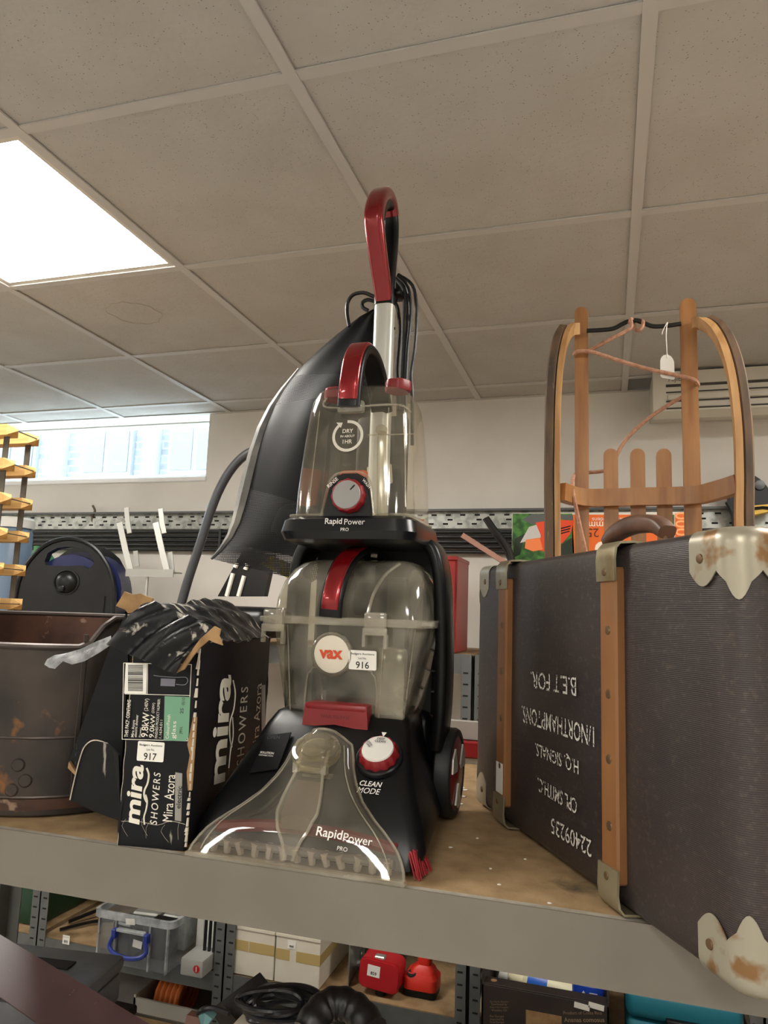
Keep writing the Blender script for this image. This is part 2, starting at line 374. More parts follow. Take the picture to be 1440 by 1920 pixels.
sl.build('slot_holes', M_dark, ct, angle=0)['kind'] = 'stuff'
for k in range(5):
    z = zt0-.016-.021*k
    o = MB().cyl((WX0+.02, WY1-.03, z), (WX1-.02, WY1-.03, z), .0088, 10).build('wall_pipe', M_pipe)
    tag(o, 'thin black pipe, ' + ('topmost', 'second from top', 'middle', 'second from bottom', 'lowest')[k] + ' of five under the cable tray', 'pipe', 'black pipes under the cable tray')
br = MB()
for x in (-2.9, -1.73, -1.05, -.3, .35, 1.1): br.box((x, WY1-.042, zt0-.115), (x+.012, WY1-.004, zt0-.004))
tag(br.build('pipe_clip', mat('clip_black', (38, 38, 40), .5), angle=0), 'row of black clips holding the pipes to the back wall', 'clip', kind='stuff')
hk = MB().tube([P(175, 985, WY1-.012), P(173, 970, WY1-.02), P(178, 958, WY1-.03), P(174, 948, WY1-.03)], .006, 6).build('wall_hook', mat('rust_hook', (110, 96, 80), .7))
tag(hk, 'small bent metal hook standing up from the cable tray', 'hook')
# air conditioner under the ceiling
M_ac = mat('ac_cream', (204, 199, 184), .45); M_acd = mat('ac_slot', (66, 62, 56), .7)
ax0, ax1, ay0 = .165, 1.25, 2.80
ac = thing('air_conditioner', 'cream wall air conditioner under the ceiling at right', 'air conditioner', (ax0, WY1, 2.2))
def acp(y, z): return (y-WY1, z-2.2)
pr = [acp(WY1-.001, 2.265), acp(ay0+.04, 2.225), acp(ay0+.005, 2.245), acp(ay0, 2.30), acp(ay0+.0, 2.395), acp(WY1-.001, 2.395)]
MB().prism([(0, a, b) for a, b in pr], (ax1-ax0, 0, 0)).build('casing', M_ac, ac, angle=30)
for z0, z1 in ((2.335, 2.345), (2.312, 2.317), (2.278, 2.283), (2.252, 2.256)):
    MB().box((.045, ay0-WY1-.002, z0-2.2), (ax1-ax0-.02, ay0-WY1+.004, z1-2.2)).build('air_slot', M_acd, ac, angle=0)
MB().box((.05, ay0-WY1-.006, .085), (ax1-ax0-.02, ay0-WY1+.002, .107), .002, 1).build('louvre', M_ac, ac, angle=0)
text('lettering', 'Fujitsu', mat('ac_print', (110, 106, 98), .6), ac, (.085, ay0-WY1-.001, .162), (1, 0, 0), (0, 0, 1), w=.062, bold=.01, shear=.2)

# ------------------------------------------------------------------ shelving
M_beam = mat('beam_grey_beige', (118, 112, 101), .5, c2=(112, 106, 95), nscale=8)
M_lip = mat('beam_worn_lip', (168, 162, 150), .55, c2=(150, 143, 130), nscale=60)
M_chip = mat('chipboard', (170, 142, 104), .8, c2=(142, 115, 80), nscale=26, nlo=.35, nhi=.7, bump=.2, bscale=220, c3=(86, 72, 54), n3=7, lo3=.66, hi3=.74)
M_post = mat('post_slate_grey', (96, 98, 96), .5, c2=(86, 88, 86), nscale=15)
ZS = 1.11; YE = .976
fu = thing('shelf_unit', 'grey beige shelving unit carrying the carpet cleaner and suitcase', 'shelving', (-.4, 1.46, 0))
fx0, fx1, fy0, fy1 = -1.765, 1.35, YE, 1.97
def wbox(mb, a, b, bev=0): return mb.box(a, b, bev, 1)
for z in (ZS, .32):
    wbox(MB(), (fx0+.02, fy0+.014, z-.018), (fx1-.02, fy1-.014, z)).build('shelf_board', M_chip, fu, world=True, angle=0)
    bb = MB(); wbox(bb, (fx0, fy0, z-.078), (fx1, fy0+.003, z+.0015)); wbox(bb, (fx0, fy0+.003, z-.078), (fx1, fy0+.03, z-.075)); wbox(bb, (fx0, fy0+.003, z-.022), (fx1, fy0+.03, z-.0185))
    bo = bb.build('front_beam', M_beam, fu, world=True, angle=0)
    wbox(MB(), (fx0, fy1-.003, z-.078), (fx1, fy1, z+.001)).build('back_beam', M_beam, fu, world=True, angle=0)
    li = wbox(MB(), (fx0, fy0+.003, z-.0184), (fx1, fy0+.0138, z+.0012)).build('beam_lip', M_lip, fu, world=True, angle=0)
def post(mb, x, y, sx, sy, z1, z0=0, a=.045):
    mb.box((x, y, z0), (x+sx*a, y+sy*.003, z1)); mb.box((x, y, z0), (x+sx*.003, y+sy*a, z1))
for x, sx in ((fx0, 1), (fx1, -1)):
    for y, sy in ((fy0+.004, 1), (fy1-.004, -1)):
        mb = MB(); post(mb, x-sx*.0035, y, sx, sy, ZS-.002); mb.build('post', M_post, fu, world=True, angle=0)
# far units against the back wall
FYF, FYB, FTOP, FLOW = 2.40, 3.0, 1.345, .25
def far_unit(x0, x1, label):
    u = thing('storage_rack', label, 'shelving', ((x0+x1)/2, (FYF+FYB)/2, 0), group='slate grey racks along the back wall')
    for z in (FTOP, .85, FLOW):
        MB().box((x0+.01, FYF+.012, z-.015), (x1-.01, FYB-.01, z)).build('shelf_board', M_chip, u, world=True, angle=0)
        MB().box((x0, FYF+.001, z-.062), (x1, FYF+.004, z+.001)).box((x0, FYF+.004, z-.02), (x1, FYF+.03, z-.016)).build('front_beam', M_post, u, world=True, angle=0)
        MB().box((x0, FYB-.004, z-.062), (x1, FYB-.001, z)).build('back_beam', M_post, u, world=True, angle=0)
        for x in (x0+.001, x1-.004): MB().box((x, FYF+.01, z-.062), (x+.003, FYB-.01, z-.016)).build('end_beam', M_post, u, world=True, angle=0)
    for x, sx in ((x0, 1), (x1, -1)):
        for y, sy in ((FYF-.002, 1), (FYB+.002, -1)):
            mb = MB(); post(mb, x-sx*.0035, y, sx, sy, FTOP-.002, a=.036); po = mb.build('post', M_post, u, world=True, angle=0)
            if sy > 0:
                s = MB(); z = .06
                while z < FTOP-.03:
                    s.box((x+sx*.010, y-.001, z), (x+sx*.026, y+.0005, z+.005)); z += .036
                s.xf(TM[u.name].inverted()); so = link('slot_holes', s.mesh('slot_holes', angle=0), M_dark, po); so['kind'] = 'stuff'
    return u
XS = (-2.835, -2.047, -1.984, -1.2475, -1.2100, -.4265, -.4150, .352, .362, 1.15)
far_unit(-2.84, -2.021, 'slate grey rack at the far left behind the yellow lidded green crate')
far_unit(-2.014, -1.2545, 'slate grey rack holding the clear box with blue handle')
far_unit(-1.246, -.4265, 'slate grey rack holding the two taped white cartons')
far_unit(-.4145, .396, 'slate grey rack holding the black pineapple carton and teal case')
far_unit(.404, 1.2, 'slate grey rack at the far right behind the suitcase')
# ------------------------------------------------------------------ carpet cleaner
M_vblk = mat('cleaner_black_shell', (12, 12, 14), .34, c2=(9, 9, 11), nscale=12, spec=.3)
M_vgloss = mat('cleaner_grey_gloss', (18, 18, 21), .28, spec=.4)
M_vred = mat('metallic_red', (136, 8, 18), .25, .55, coat=.7)
M_vredp = mat('red_plastic', (128, 22, 28), .38)
M_clear = clear('clear_tank_plastic', (248, 246, 240), .07, (208, 200, 176), .08)
M_clear2 = clear('dirty_tank_plastic', (226, 224, 212), .20, (200, 193, 174), .10, nscale=14, spread=.8)
M_hood = clear('clear_hood_plastic', (240, 237, 230), .14, (196, 189, 172), .05, nscale=10)
M_rim = clear('clear_plastic_rim', (236, 233, 224), .22, (214, 209, 194), .10)
M_silver = mat('silver_tube', (196, 196, 188), .38, .35)
M_cord = mat('black_cord', (13, 13, 15), .4)
M_dial = mat('grey_dial', (150, 148, 146), .35)
M_disc = mat('cream_badge', (222, 214, 196), .35)
M_orange = mat('orange_red_print', (206, 72, 30), .5)
M_tuft = mat('grey_bristle', (160, 150, 138), .8)
VO = Vector((-.418, .976, 1.1105))
vc = thing('carpet_cleaner', 'upright black and red carpet cleaner with clear tanks on the shelf', 'vacuum cleaner', VO)
def L(px, py, y): return P(px, py, VO.y+y)-VO
def interp(tab, t):
    for a, b in zip(tab, tab[1:]):
        if t <= b[0]:
            k = (t-a[0])/(b[0]-a[0]) if b[0] > a[0] else 0
            return [a[i]+(b[i]-a[i])*k for i in range(1, len(a))]
    return list(tab[-1][1:])
# base shell: z, front y, half width
BT = [(.010, .032, .170), (.03, .040, .176), (.06, .057, .166), (.10, .086, .148), (.14, .120, .136), (.17, .148, .130), (.188, .170, .124), (.193, .182, .116)]
lp = []
for z, y0, hw in BT:
    back = .345
    o = rr2(hw, (back-y0)/2, .022, 5, 0, (back+y0)/2)
    lp.append([Vector((x*(1-.22*max(0, (y-.1)/.24)), y, z)) for x, y in o])
MB().loft(lp).build('base_shell', M_vblk, vc)
# rear axle hump
MB().box((-.125, .30, .05), (.125, .40, .19), .03, 3).build('rear_housing', M_vblk, vc)
MB().box((-.130, .27, .03), (.130, .42, .06), .01, 2).build('undercarriage', M_vredp, vc)
def frontpt(z, off=0):
    y = interp([(a, b) for a, b, c in BT], z)[0]; return y-off
# clear hood
HT = [(0, .160), (.08, .157), (.18, .146), (.28, .127), (.38, .103), (.5, .080), (.62, .065), (.74, .055), (.85, .050), (.94, .044), (1, .026)]
def hood(u, t):
    hw = interp(HT, t)[0]; x = (2*u-1)*hw
    z = .006+.158*t; y = -.002+.118*t+.006*math.sin(t*PI)
    d = (1-(2*u-1)**2); b = .030*d**.6*(1-.35*t)*min(1, .12+t*4)
    return Vector((x, y-b*.55+.006*(1-d)-.004*min(1, t*5), z+b*.62))
MB().grid(hood, 28, 24).build('hood', M_hood, vc, angle=80)
edge = [hood(0, k/16) for k in range(17)]+[hood(u/6, 1) for u in range(1, 6)]+[hood(1, 1-k/16) for k in range(17)]
MB().tube(edge, .0020, 6, sub=1).build('hood_rim', M_rim, vc)
e2 = [hood(.06+.05*(k/14), .03+.86*k/14)+V3(0, -.002, .001) for k in range(15)]; e3 = [hood(.94-.05*(k/14), .03+.86*k/14)+V3(0, -.002, .001) for k in range(15)]
MB().tube(e2, .0011, 5, sub=1).build('hood_ridge', M_rim, vc); MB().tube(e3, .0011, 5, sub=1).build('hood_ridge', M_rim, vc)
MB().box((-.163, -.003, .0015), (.163, .010, .0085), .002, 1).build('hood_lip', M_rim, vc)
# suction channel
CH = [(.02, .006), (.10, .010), (.18, .022), (.30, .030), (.42, .028), (.60, .021), (.80, .021)]
def chan(t): 
    hw = interp(CH, t)[0]; c = hood(.5, t)+V3(0, -.004, .004); return c, hw
cl, cr = [], []
for k in range(15):
    t = .02+.78*k/14; c, hw = chan(t); cl.append(c-V3(hw, 0, 0)); cr.append(c+V3(hw, 0, 0))
MB().tube(cl, .0024, 6, sub=1).build('channel_wall', M_rim, vc); MB().tube(cr, .0024, 6, sub=1).build('channel_wall', M_rim, vc)
mb = MB(); mb.loft([[a+V3(0, -.001, .001), b+V3(0, -.001, .001)] for a, b in zip(cl, cr)], False, False, closed=False); mb.build('channel_cover', M_hood, vc, angle=80)
dk = MB(); c0, w0 = chan(.22); c1, w1_ = chan(.52)
dk.loft([[chan(t)[0]+V3(s*(chan(t)[1]-.004), .004, -.004) for s in (-1, 1)] for t in (.2, .3, .4, .5, .56)], False, False, closed=False).build('channel_floor', mat('channel_brown', (92, 78, 64), .6), vc)
MB().box((-.022, .082, .108), (.022, .095, .113)).build('channel_bridge', M_rim, vc)
# filter cap on the hood
capc = hood(.5, .79)+V3(0, -.004, .006); capn = V3(0, -.50, .86)
MB().lathe(capc, capn, [(-.010, .037), (-.001, .037), (.003, .035), (.004, .030), (.001, .028), (.001, .021), (.004, .020), (.004, .0)], 36, ref=(1, 0, 0)).build('filter_cap', clear('cap_clear', (238, 234, 220), .10, (206, 198, 176), .06), vc)
mb = MB(); cc = chan(.64)[0]
mb.box((-.026, -.006, -.006), (-.018, .006, .007)).box((.018, -.006, -.006), (.026, .006, .007)).box((-.018, -.004, -.005), (.018, .003, .002)); mb.xf(Matrix.Translation(cc)); mb.build('cap_clip', M_rim, vc)
# brush roll seen through the hood
MB().tube([V3(-.138, .046, .032), V3(-.07, .044, .042), V3(.0, .044, .045), V3(.07, .044, .042), V3(.138, .046, .032)], .009, 8, 4).build('brush_cover', mat('brush_cover_red', (104, 26, 30), .5), vc)
br = MB().cyl((-.140, .024, .020), (.140, .024, .020), .006, 10).build('brush_roll', mat('brush_core', (96, 90, 84), .7), vc)
for k in range(13):
    x = -.132+.022*k
    MB().cyl((x, .026, .006), (x+random.uniform(-.004, .004), .022, .024), .005, 7, .007).build('brush_tuft', M_tuft, br)
# side brush, red
mb = MB()
for k in range(46):
    y = .030+.085*k/45; x = .166+.010*math.sin(k*2.1)*.4-.02*max(0, (y-.08)/.04)
    mb.cyl((x-.004, y, .032+random.uniform(0, .006)), (x+random.uniform(.004, .013), y-.004, .0015+random.uniform(0, .004)), .0016, 4, .0011)
sb = mb.build('edge_brush', mat('red_bristle', (150, 30, 38), .7), vc); sb['kind'] = 'stuff'
# lettering on the hood
hp = hood(.80, .16); hr = (hood(.9, .13)-hood(.66, .22)); hu = (hood(.78, .3)-hood(.78, .1))
def decal(name, s, px, py, y, wpx, m, parent=vc, right=(1, 0, 0), up=(0, -.0, 1), **kw):
    c = L(px, py, y); a = L(px-wpx/2, py, y); b = L(px+wpx/2, py, y)
    return text(name, s, m, parent, c, right, up, w=(b-a).length*.97, **kw)
hn = V3(.32, -.80, .5)
def on_hood(u, t, dx=0): return hood(u, t)+V3(.001, -.007, .006)
ru = (on_hood(.86, .20)-on_hood(.62, .20)).normalized(); uu = (on_hood(.74, .3)-on_hood(.74, .1)).normalized()
text('lettering', 'Rapid', M_text_w, vc, on_hood(.685, .185), ru, uu, w=.036, bold=.012)
text('lettering', 'Power', M_text_w, vc, on_hood(.685, .185)+ru*.040, ru, uu, w=.040)
text('lettering', 'PRO', M_text_w, vc, on_hood(.685, .185)+ru*.016-uu*.016, ru, uu, w=.014)
# clean mode dial
def shell(px, py, off=.002):
    # point on the sloping front of the shell seen at this pixel
    lo, hi = .0, .3
    for _ in range(40):
        y = (lo+hi)/2; q = L(px, py, y)
        if q.z < .012: hi = y; continue
        fy = interp([(a, b) for a, b, c in BT], q.z)[0]
        if y < fy: lo = y
        else: hi = y
    return L(px, py, lo)+V3(0, -off*.8, off*.6)
sn = V3(0, -.79, .61); su = V3(0, .61, .79)
dc = shell(712, 1420)
gear = lambda k, n: 1+.035*(1 if k % 4 < 2 else -1)
kn = MB().lathe(dc, V3(0, -.62, .78), [(-.01, .031), (.004, .030), (.013, .028), (.016, .026)], 48, ref=(1, 0, 0), scal=gear).build('mode_dial', M_vredp, vc)
MB().lathe(dc+V3(0, -.62, .78)*.0162, V3(0, -.62, .78), [(0, .0245), (.002, .0235), (.0025, .0)], 40, ref=(1, 0, 0)).build('dial_cap', mat('dial_cap_grey', (206, 204, 198), .3), kn)
dn = V3(0, -.62, .78); du = V3(0, .78, .62)
text('lettering', 'DEEP\nCLEAN', M_text_k, kn, dc+dn*.0195+du*.015+V3(.001, 0, 0), (1, 0, 0), du, w=.017, bold=.01)
text('lettering', 'QUICK\nCLEAN', M_text_k, kn, dc+dn*.0195+du*.006+V3(-.015, 0, 0), (.6, -.5, -.4), (.5, .6, .5), w=.013, bold=.01)
MB().lathe(dc, V3(0, -.62, .78), [(-.006, .036), (.001, .036), (.003, .034), (.003, .031)], 40, ref=(1, 0, 0)).build('dial_collar', M_vgloss, vc)
tp = shell(720, 1379); MB().prism([tp+V3(-.004, 0, 0)+su*.004, tp+V3(.004, 0, 0)+su*.004, tp-su*.004], sn*.0006).build('pointer_mark', M_text_w, vc, angle=0)
text('lettering', 'CLEAN', M_text_w, vc, shell(696, 1471), (1, 0, 0), su, w=.034, bold=.014, shear=.22)
text('lettering', 'MODE', M_text_w, vc, shell(692, 1484), (1, 0, 0), su, w=.035, shear=.22)
# solution hatch on the left wing
hc = [shell(500, 1383), shell(548, 1376), shell(522, 1445), shell(470, 1452)]
MB().prism([p+sn*.001 for p in hc], sn*.0025).build('solution_hatch', M_vgloss, vc, angle=0)
text('lettering', 'OPEN', mat('dark_emboss', (70, 72, 76), .4), vc, shell(515, 1386)+sn*.004, (1, 0, .1), su, w=.022)
text('lettering', 'SOLUTION', M_text_w, vc, shell(503, 1415)+sn*.004, (1, 0, 0), su, w=.023, bold=.015)
text('lettering', 'CONNECTION', M_text_w, vc, shell(501, 1420)+sn*.004, (1, 0, 0), su, w=.024)
# red tank release
o = [(-.057, -.006), (-.056, .012), (-.052, .050), (.052, .050), (.056, .012), (.057, -.006), (.047, -.006), (.042, .014), (.0, .019), (-.042, .014), (-.047, -.006)]
mb = MB(); mb.loft([[Vector((x, .150+(.03*z), .157+z)) for x, z in o], [Vector((x*.97, .182, .157+z)) for x, z in o]]); tr_ = mb.build('tank_release', M_vredp, vc)
MB().box((-.052, .150, .197), (.052, .190, .208), .004, 2).build('release_lip', M_vredp, tr_)
text('lettering', 'TANK RELEASE', mat('red_emboss', (92, 14, 18), .5), tr_, (0, .1505, .188), (1, 0, 0), (0, 0, 1), w=.05)
MB().box((-.048, .172, .135), (.048, .178, .172)).build('release_recess', mat('recess_grey', (60, 58, 54), .6), vc)
# dirty water tank (lower)
def tankloop(z, hw, y0, y1, r, bow=0):
    o = rr2(hw, (y1-y0)/2, r, 6, 0, (y0+y1)/2, ex=9)
    return [Vector((x, y-(bow*(1-(x/hw)**2) if y < y0+.02 else 0), z)) for x, y in o]
dt = MB().loft([tankloop(.180, .096, .186, .315, .02), tankloop(.183, .103, .182, .32, .02), tankloop(.21, .110, .177, .325, .02), tankloop(.335, .131, .166, .328, .024)], True, False).build('dirty_water_tank', M_clear2, vc)
# inner dark motor duct and tank features
MB().box((-.075, .292, .185), (.075, .318, .42), .01, 2).build('inner_duct', mat('duct_grey', (92, 90, 86), .6), dt)
def arch(y, hw, z0, z1, r=.018):
    return [V3(-hw*1.05, y, z0), V3(-hw, y, z1-r), V3(-hw+r*.4, y, z1-r*.3), V3(-hw+r, y, z1), V3(hw-r, y, z1), V3(hw-r*.4, y, z1-r*.3), V3(hw, y, z1-r), V3(hw*1.12, y, z0)]
MB().tube(arch(.172, .060, .187, .262), .0016, 6, 3).build('tank_arch', M_rim, dt)
MB().box((.058, .171, .185), (.108, .185, .30), .006, 2).build('tank_side_pocket', M_clear2, dt)
for pa_, pb_ in ((V3(-.088, .174, .19), V3(-.098, .168, .33)), (V3(.066, .174, .19), V3(.072, .167, .33)), (V3(.106, .179, .19), V3(.122, .174, .33))): MB().tube([pa_, pb_], .0010, 5, 1).build('tank_rib', M_rim, dt)
# seam flange with clips and pins
fr = [tankloop(.332, .137, .160, .334, .024), tankloop(.345, .138, .159, .335, .024), tankloop(.345, .128, .169, .325, .02), tankloop(.332, .128, .169, .325, .02)]
MB().ring(fr).build('seam_flange', M_rim, dt)
MB().box((-.152, .170, .334), (.152, .180, .343), .002, 1).build('hinge_pin', M_rim, dt)
for x in (-.118, .060):
    MB().box((x-.018, .150, .322), (x+.018, .162, .355), .003, 2).box((x-.019, .148, .318), (x+.022, .152, .330), .001, 1).box((x-.019, .149, .300), (x-.014, .158, .320)).box((x+.017, .149, .298), (x+.022, .158, .320)).build('tank_clip', M_rim, dt)
# lid: domed top
ld = [tankloop(.345, .130, .168, .328, .022), tankloop(.375, .129, .172, .327, .024), tankloop(.405, .125, .184, .325, .03), tankloop(.425, .118, .199, .322, .034), tankloop(.438, .107, .215, .317, .036), tankloop(.445, .09, .235, .31, .03)]
lid = MB().loft(ld, False, True).build('tank_lid', M_clear2, vc)
# lid details: raised right shoulder line and dark centre well
MB().tube([V3(.043, .168, .352), V3(.050, .174, .385), V3(.062, .192, .416), V3(.082, .212, .438)], .003, 6, 4).build('lid_ridge', M_rim, lid)
MB().box((-.002, .215, .35), (.040, .29, .438), .008, 2).build('lid_well', mat('lid_dark_well', (54, 54, 54), .4), lid)
# lid handle: glossy red strip over black strap
hpth = [V3(-.018, .158, .345), V3(-.016, .157, .375), V3(-.012, .168, .412), V3(-.005, .192, .443), V3(.004, .228, .461), V3(.010, .262, .463), V3(.012, .30, .45)]
prof = rr2(.020, .006, .005, 4)
lh = MB().sweep(hpth, prof, (1, 0, 0), sub=6).build('lid_handle', M_vblk, vc)
hp2 = [p+V3(0, -.004, .003) for p in hpth]; hp2[0] = hp2[0]+V3(.0005, 0, .010)
MB().sweep(hp2[:6], rr2(.0155, .0052, .005, 4), (1, 0, 0), sub=6).build('handle_inlay', M_vred, lh)
# badge and lot sticker
bc = V3(-.016, .1685, .285); tl = V3(0, -.996, -.085)
bd = MB().lathe(bc, tl, [(-.004, .036), (.003, .036), (.005, .0335), (.003, .0315), (.0, .0315)], 40, ref=(1, 0, 0)).build('badge_ring', clear('badge_clear', (214, 210, 200), .3, (190, 184, 168), .1), vc)
MB().lathe(bc, tl, [(-.002, .0305), (.003, .0305), (.0042, .027), (.0046, 0)], 40, ref=(1, 0, 0)).build('badge_disc', M_disc, bd)
text('lettering', 'vax', M_orange, bd, bc+tl*.0056, (1, 0, 0), (0, -.085, .996), w=.041, bold=.035)
def lot(parent, c, right, up, wd, hg, num):
    right = Vector(right).normalized(); up = Vector(up).normalized(); n = right.cross(up)
    s = plate(c, right, up, wd, hg, .0006, wd*.05).build('lot_sticker', M_paper, parent, angle=0); c = Vector(c)+n*.0008
    text('lettering', 'Badgers Auctions', M_text_k, s, c+up*hg*.31, right, up, w=wd*.86, h=hg*.13, bold=.01)
    text('lettering', 'Lot No.', M_text_k, s, c+up*hg*.10, right, up, w=wd*.30, h=hg*.11, bold=.005)
    text('lettering', num, M_text_k, s, c-up*hg*.25, right, up, w=wd*.48, h=hg*.36, bold=.012)
    return s
lot(vc, V3(.038, .1655, .278), (1, 0, 0), (0, -.085, .996), .047, .031, '916')
# backbone frame, rear panel, louvres
for s in (-1, 1):
    pth = [V3(s*.100, .30, .484), V3(s*.122, .30, .470), V3(s*.135, .30, .43), V3(s*.140, .305, .36), V3(s*.142, .31, .28), V3(s*.140, .315, .20), V3(s*.132, .325, .13)]
    MB().sweep(pth, rr2(.036, .011, .009, 4), (0, 1, 0), sub=5).build('frame_rail', M_vblk, vc)
MB().box((-.118, .325, .10), (.118, .365, .49), .012, 2).build('rear_panel', mat('rear_panel_black', (18, 18, 20), .55), vc)
for k in range(4):
    z = .22+.035*k; MB().box((.118, .31, z), (.142, .328, z+.003)).build('louvre', M_vgloss, vc, angle=0)
MB().tube([V3(.02, .26, .452), V3(.022, .262, .475)], .006, 8, 1).build('float_valve', mat('valve_white', (170, 166, 150), .5), vc)
# platform under the clean water tank
pl_ = MB().loft([tankloop(.468, .100, .165, .345, .03), tankloop(.473, .116, .150, .352, .034), tankloop(.486, .121, .144, .356, .034), tankloop(.506, .117, .148, .354, .034), tankloop(.512, .108, .157, .346, .03)]).build('tank_platform', M_vgloss, vc)
text('lettering', 'Rapid', M_text_w, pl_, L(626, 979, .145)+V3(0, -.002, 0), (1, 0, 0), (0, .1, 1), w=.0300, bold=.012)
text('lettering', 'Power', M_text_w, pl_, L(665.5, 978.5, .145)+V3(0, -.002, 0), (1, 0, 0), (0, .1, 1), w=.0355)
text('lettering', 'PRO', M_text_w, pl_, L(647, 993, .143)+V3(0, -.002, 0), (1, 0, 0), (0, 0, 1), w=.014)
# clean water tank (upper)
ut = MB().loft([tankloop(.513, .100, .172, .338, .03, .006), tankloop(.516, .106, .167, .342, .035, .006), tankloop(.56, .105, .169, .341, .035, .006), tankloop(.65, .099, .176, .337, .036, .006), tankloop(.70, .094, .180, .334, .036, .006), tankloop(.725, .090, .184, .331, .036, .005), tankloop(.742, .083, .190, .326, .036, .003), tankloop(.750, .070, .202, .315, .034)], True, True).build('clean_water_tank', M_clear, vc)
MB().tube(rr2loop := [V3(a, b, .5145) for a, b in rr2(.107, .091, .02, 5, 0, .2515)], .0026, 6, 1, closed=True).build('tank_base_rim', M_rim, ut)
MB().tube([V3(-.048, .172, .722), V3(-.054, .171, .712), V3(-.046, .168, .704), V3(-.020, .167, .701), V3(-.010, .166, .694), V3(.002, .166, .701), V3(.08, .174, .704), V3(.094, .21, .700)], .0018, 6, 4).build('tank_neck_line', M_rim, ut)
MB().tube([V3(.044, .22, .51), V3(.040, .22, .64), V3(.040, .222, .67)], .008, 10, 4).build('inner_tube', M_rim, ut)
MB().lathe((.040, .218, .672), (0, -1, 0), [(0, .010), (.006, .010), (.006, .0)], 16).build('inner_tube_cap', M_rim, ut)
for pa_, pb_ in ((V3(.010, .23, .668), V3(.094, .235, .668)), (V3(-.07, .166, .53), V3(-.062, .176, .70)), (V3(.072, .165, .53), V3(.064, .176, .70)), (V3(.098, .18, .53), V3(.088, .19, .70))): MB().tube([pa_, pb_], .0012, 6, 1).build('tank_rib', M_rim, ut)
# sticker on the back of the tank, seen through the plastic
stb = plate((-.050, .333, .590), (1, 0, 0), (0, 0, 1), .058, .072, .0006, .008).build('orange_label', mat('orange_label', (222, 100, 44), .6), ut, angle=0)
text('lettering', 'VAX', mat('label_cream', (214, 200, 168), .6), stb, (-.046, .332, .590), (.2, 0, 1), (-1, 0, .2), w=.05, bold=.03)
plate((.002, .334, .616), (1, 0, .1), (-.1, 0, 1), .050, .038, .0006, .003).build('paper_label', mat('paper_cream', (206, 200, 178), .6), ut, angle=0)
# black spine behind the clean tank
MB().box((-.052, .338, .49), (.052, .362, .735), .01, 2).build('spine', mat('spine_black', (30, 30, 32), .5), vc)
# rinse / wash dial panel on the front
py0 = .158
oo = [(-.044, .510), (-.036, .560), (-.028, .578), (-.014, .585), (.014, .585), (.028, .578), (.036, .560), (.044, .510)]
dp = MB().loft([[Vector((x+.004, py0+.004+.00*(z-.51)+.07*(z-.51), z)) for x, z in oo], [Vector((x*.97+.004, py0-.001+.07*(z-.51), z)) for x, z in oo]]).build('dial_panel', M_vgloss, vc)
MB().tube([Vector((x*1.06+.004, py0-.001+.07*(z-.51), z+.002)) for x, z in oo], .0022, 6, 3).build('panel_trim', M_rim, dp)
dcen = V3(.006, py0+.001, .545); dn2 = V3(0, -.998, .06)
dl = MB().lathe(dcen, dn2, [(-.004, .029), (.010, .0285), (.014, .0265), (.015, .0245)], 48, ref=(1, 0, 0), scal=lambda k, n: 1+.02*(1 if k % 4 < 2 else -1)).build('rinse_dial', M_vredp, vc)
MB().lathe(dcen+dn2*.0145, dn2, [(0, .0245), (.002, .0235), (.003, .0)], 40, ref=(1, 0, 0)).build('dial_cap', M_dial, dl)
MB().box((-.001, 0, .010), (.001, .001, .021)).xf(Matrix.Translation(dcen+dn2*.0172) @ Matrix.Rotation(math.radians(42), 4, 'Y')).build('pointer_mark', M_text_k, dl, angle=0)
text('lettering', 'RINSE', M_text_w, dp, V3(-.024, py0-.002, .569), (.72, 0, .62), (-.62, 0, .72), w=.022, bold=.015)
text('lettering', 'WASH', M_text_w, dp, V3(.036, py0-.002, .566), (.66, 0, -.75), (.75, 0, .66), w=.019, bold=.015)
# dry in about 1 hr mark
rc = L(653, 818, .166); rw = .0255
dr = MB(); a0, a1 = math.radians(95), math.radians(-228)
ring_pts = [[rc+V3(math.cos(a)*r, (math.sin(a)*r)*.08-.003, math.sin(a)*r) for r in (rw-.0025, rw+.0025)] for a in [a0+(a1-a0)*k/40 for k in range(41)]]
dr.loft(ring_pts, False, False, closed=False)
tip = a1-.33; ar = [rc+V3(math.cos(a1)*(rw-.006), -.003, math.sin(a1)*(rw-.006)), rc+V3(math.cos(a1)*(rw+.007), -.003, math.sin(a1)*(rw+.007)), rc+V3(math.cos(tip)*rw, -.003, math.sin(tip)*rw)]
f_ = [dr.bm.verts.new(p) for p in ar]; dr.face(f_)
M_decal = mat('tank_decal_white', (216, 212, 200), .5)
dm = dr.build('dry_time_mark', M_decal, vc, angle=0)
for s, dz, ww in (('DRY', .0085, .019), ('IN ABOUT', -.0005, .026), ('1HR', -.0100, .017)):
    text('lettering', s, M_decal, dm, rc+V3(0, -.003, dz), (1, 0, 0), (0, .08, 1), w=ww, bold=.015)
# filler caps
for x, y, z in ((.062, .235, .752), (-.060, .250, .748)):
    MB().lathe((x, y, z-.006), (0, 0, 1), [(0, .022), (.006, .024), (.018, .023), (.020, .020)], 36, scal=lambda k, n: 1+.03*(1 if k % 6 < 3 else -1)).build('filler_cap', M_vredp, vc)
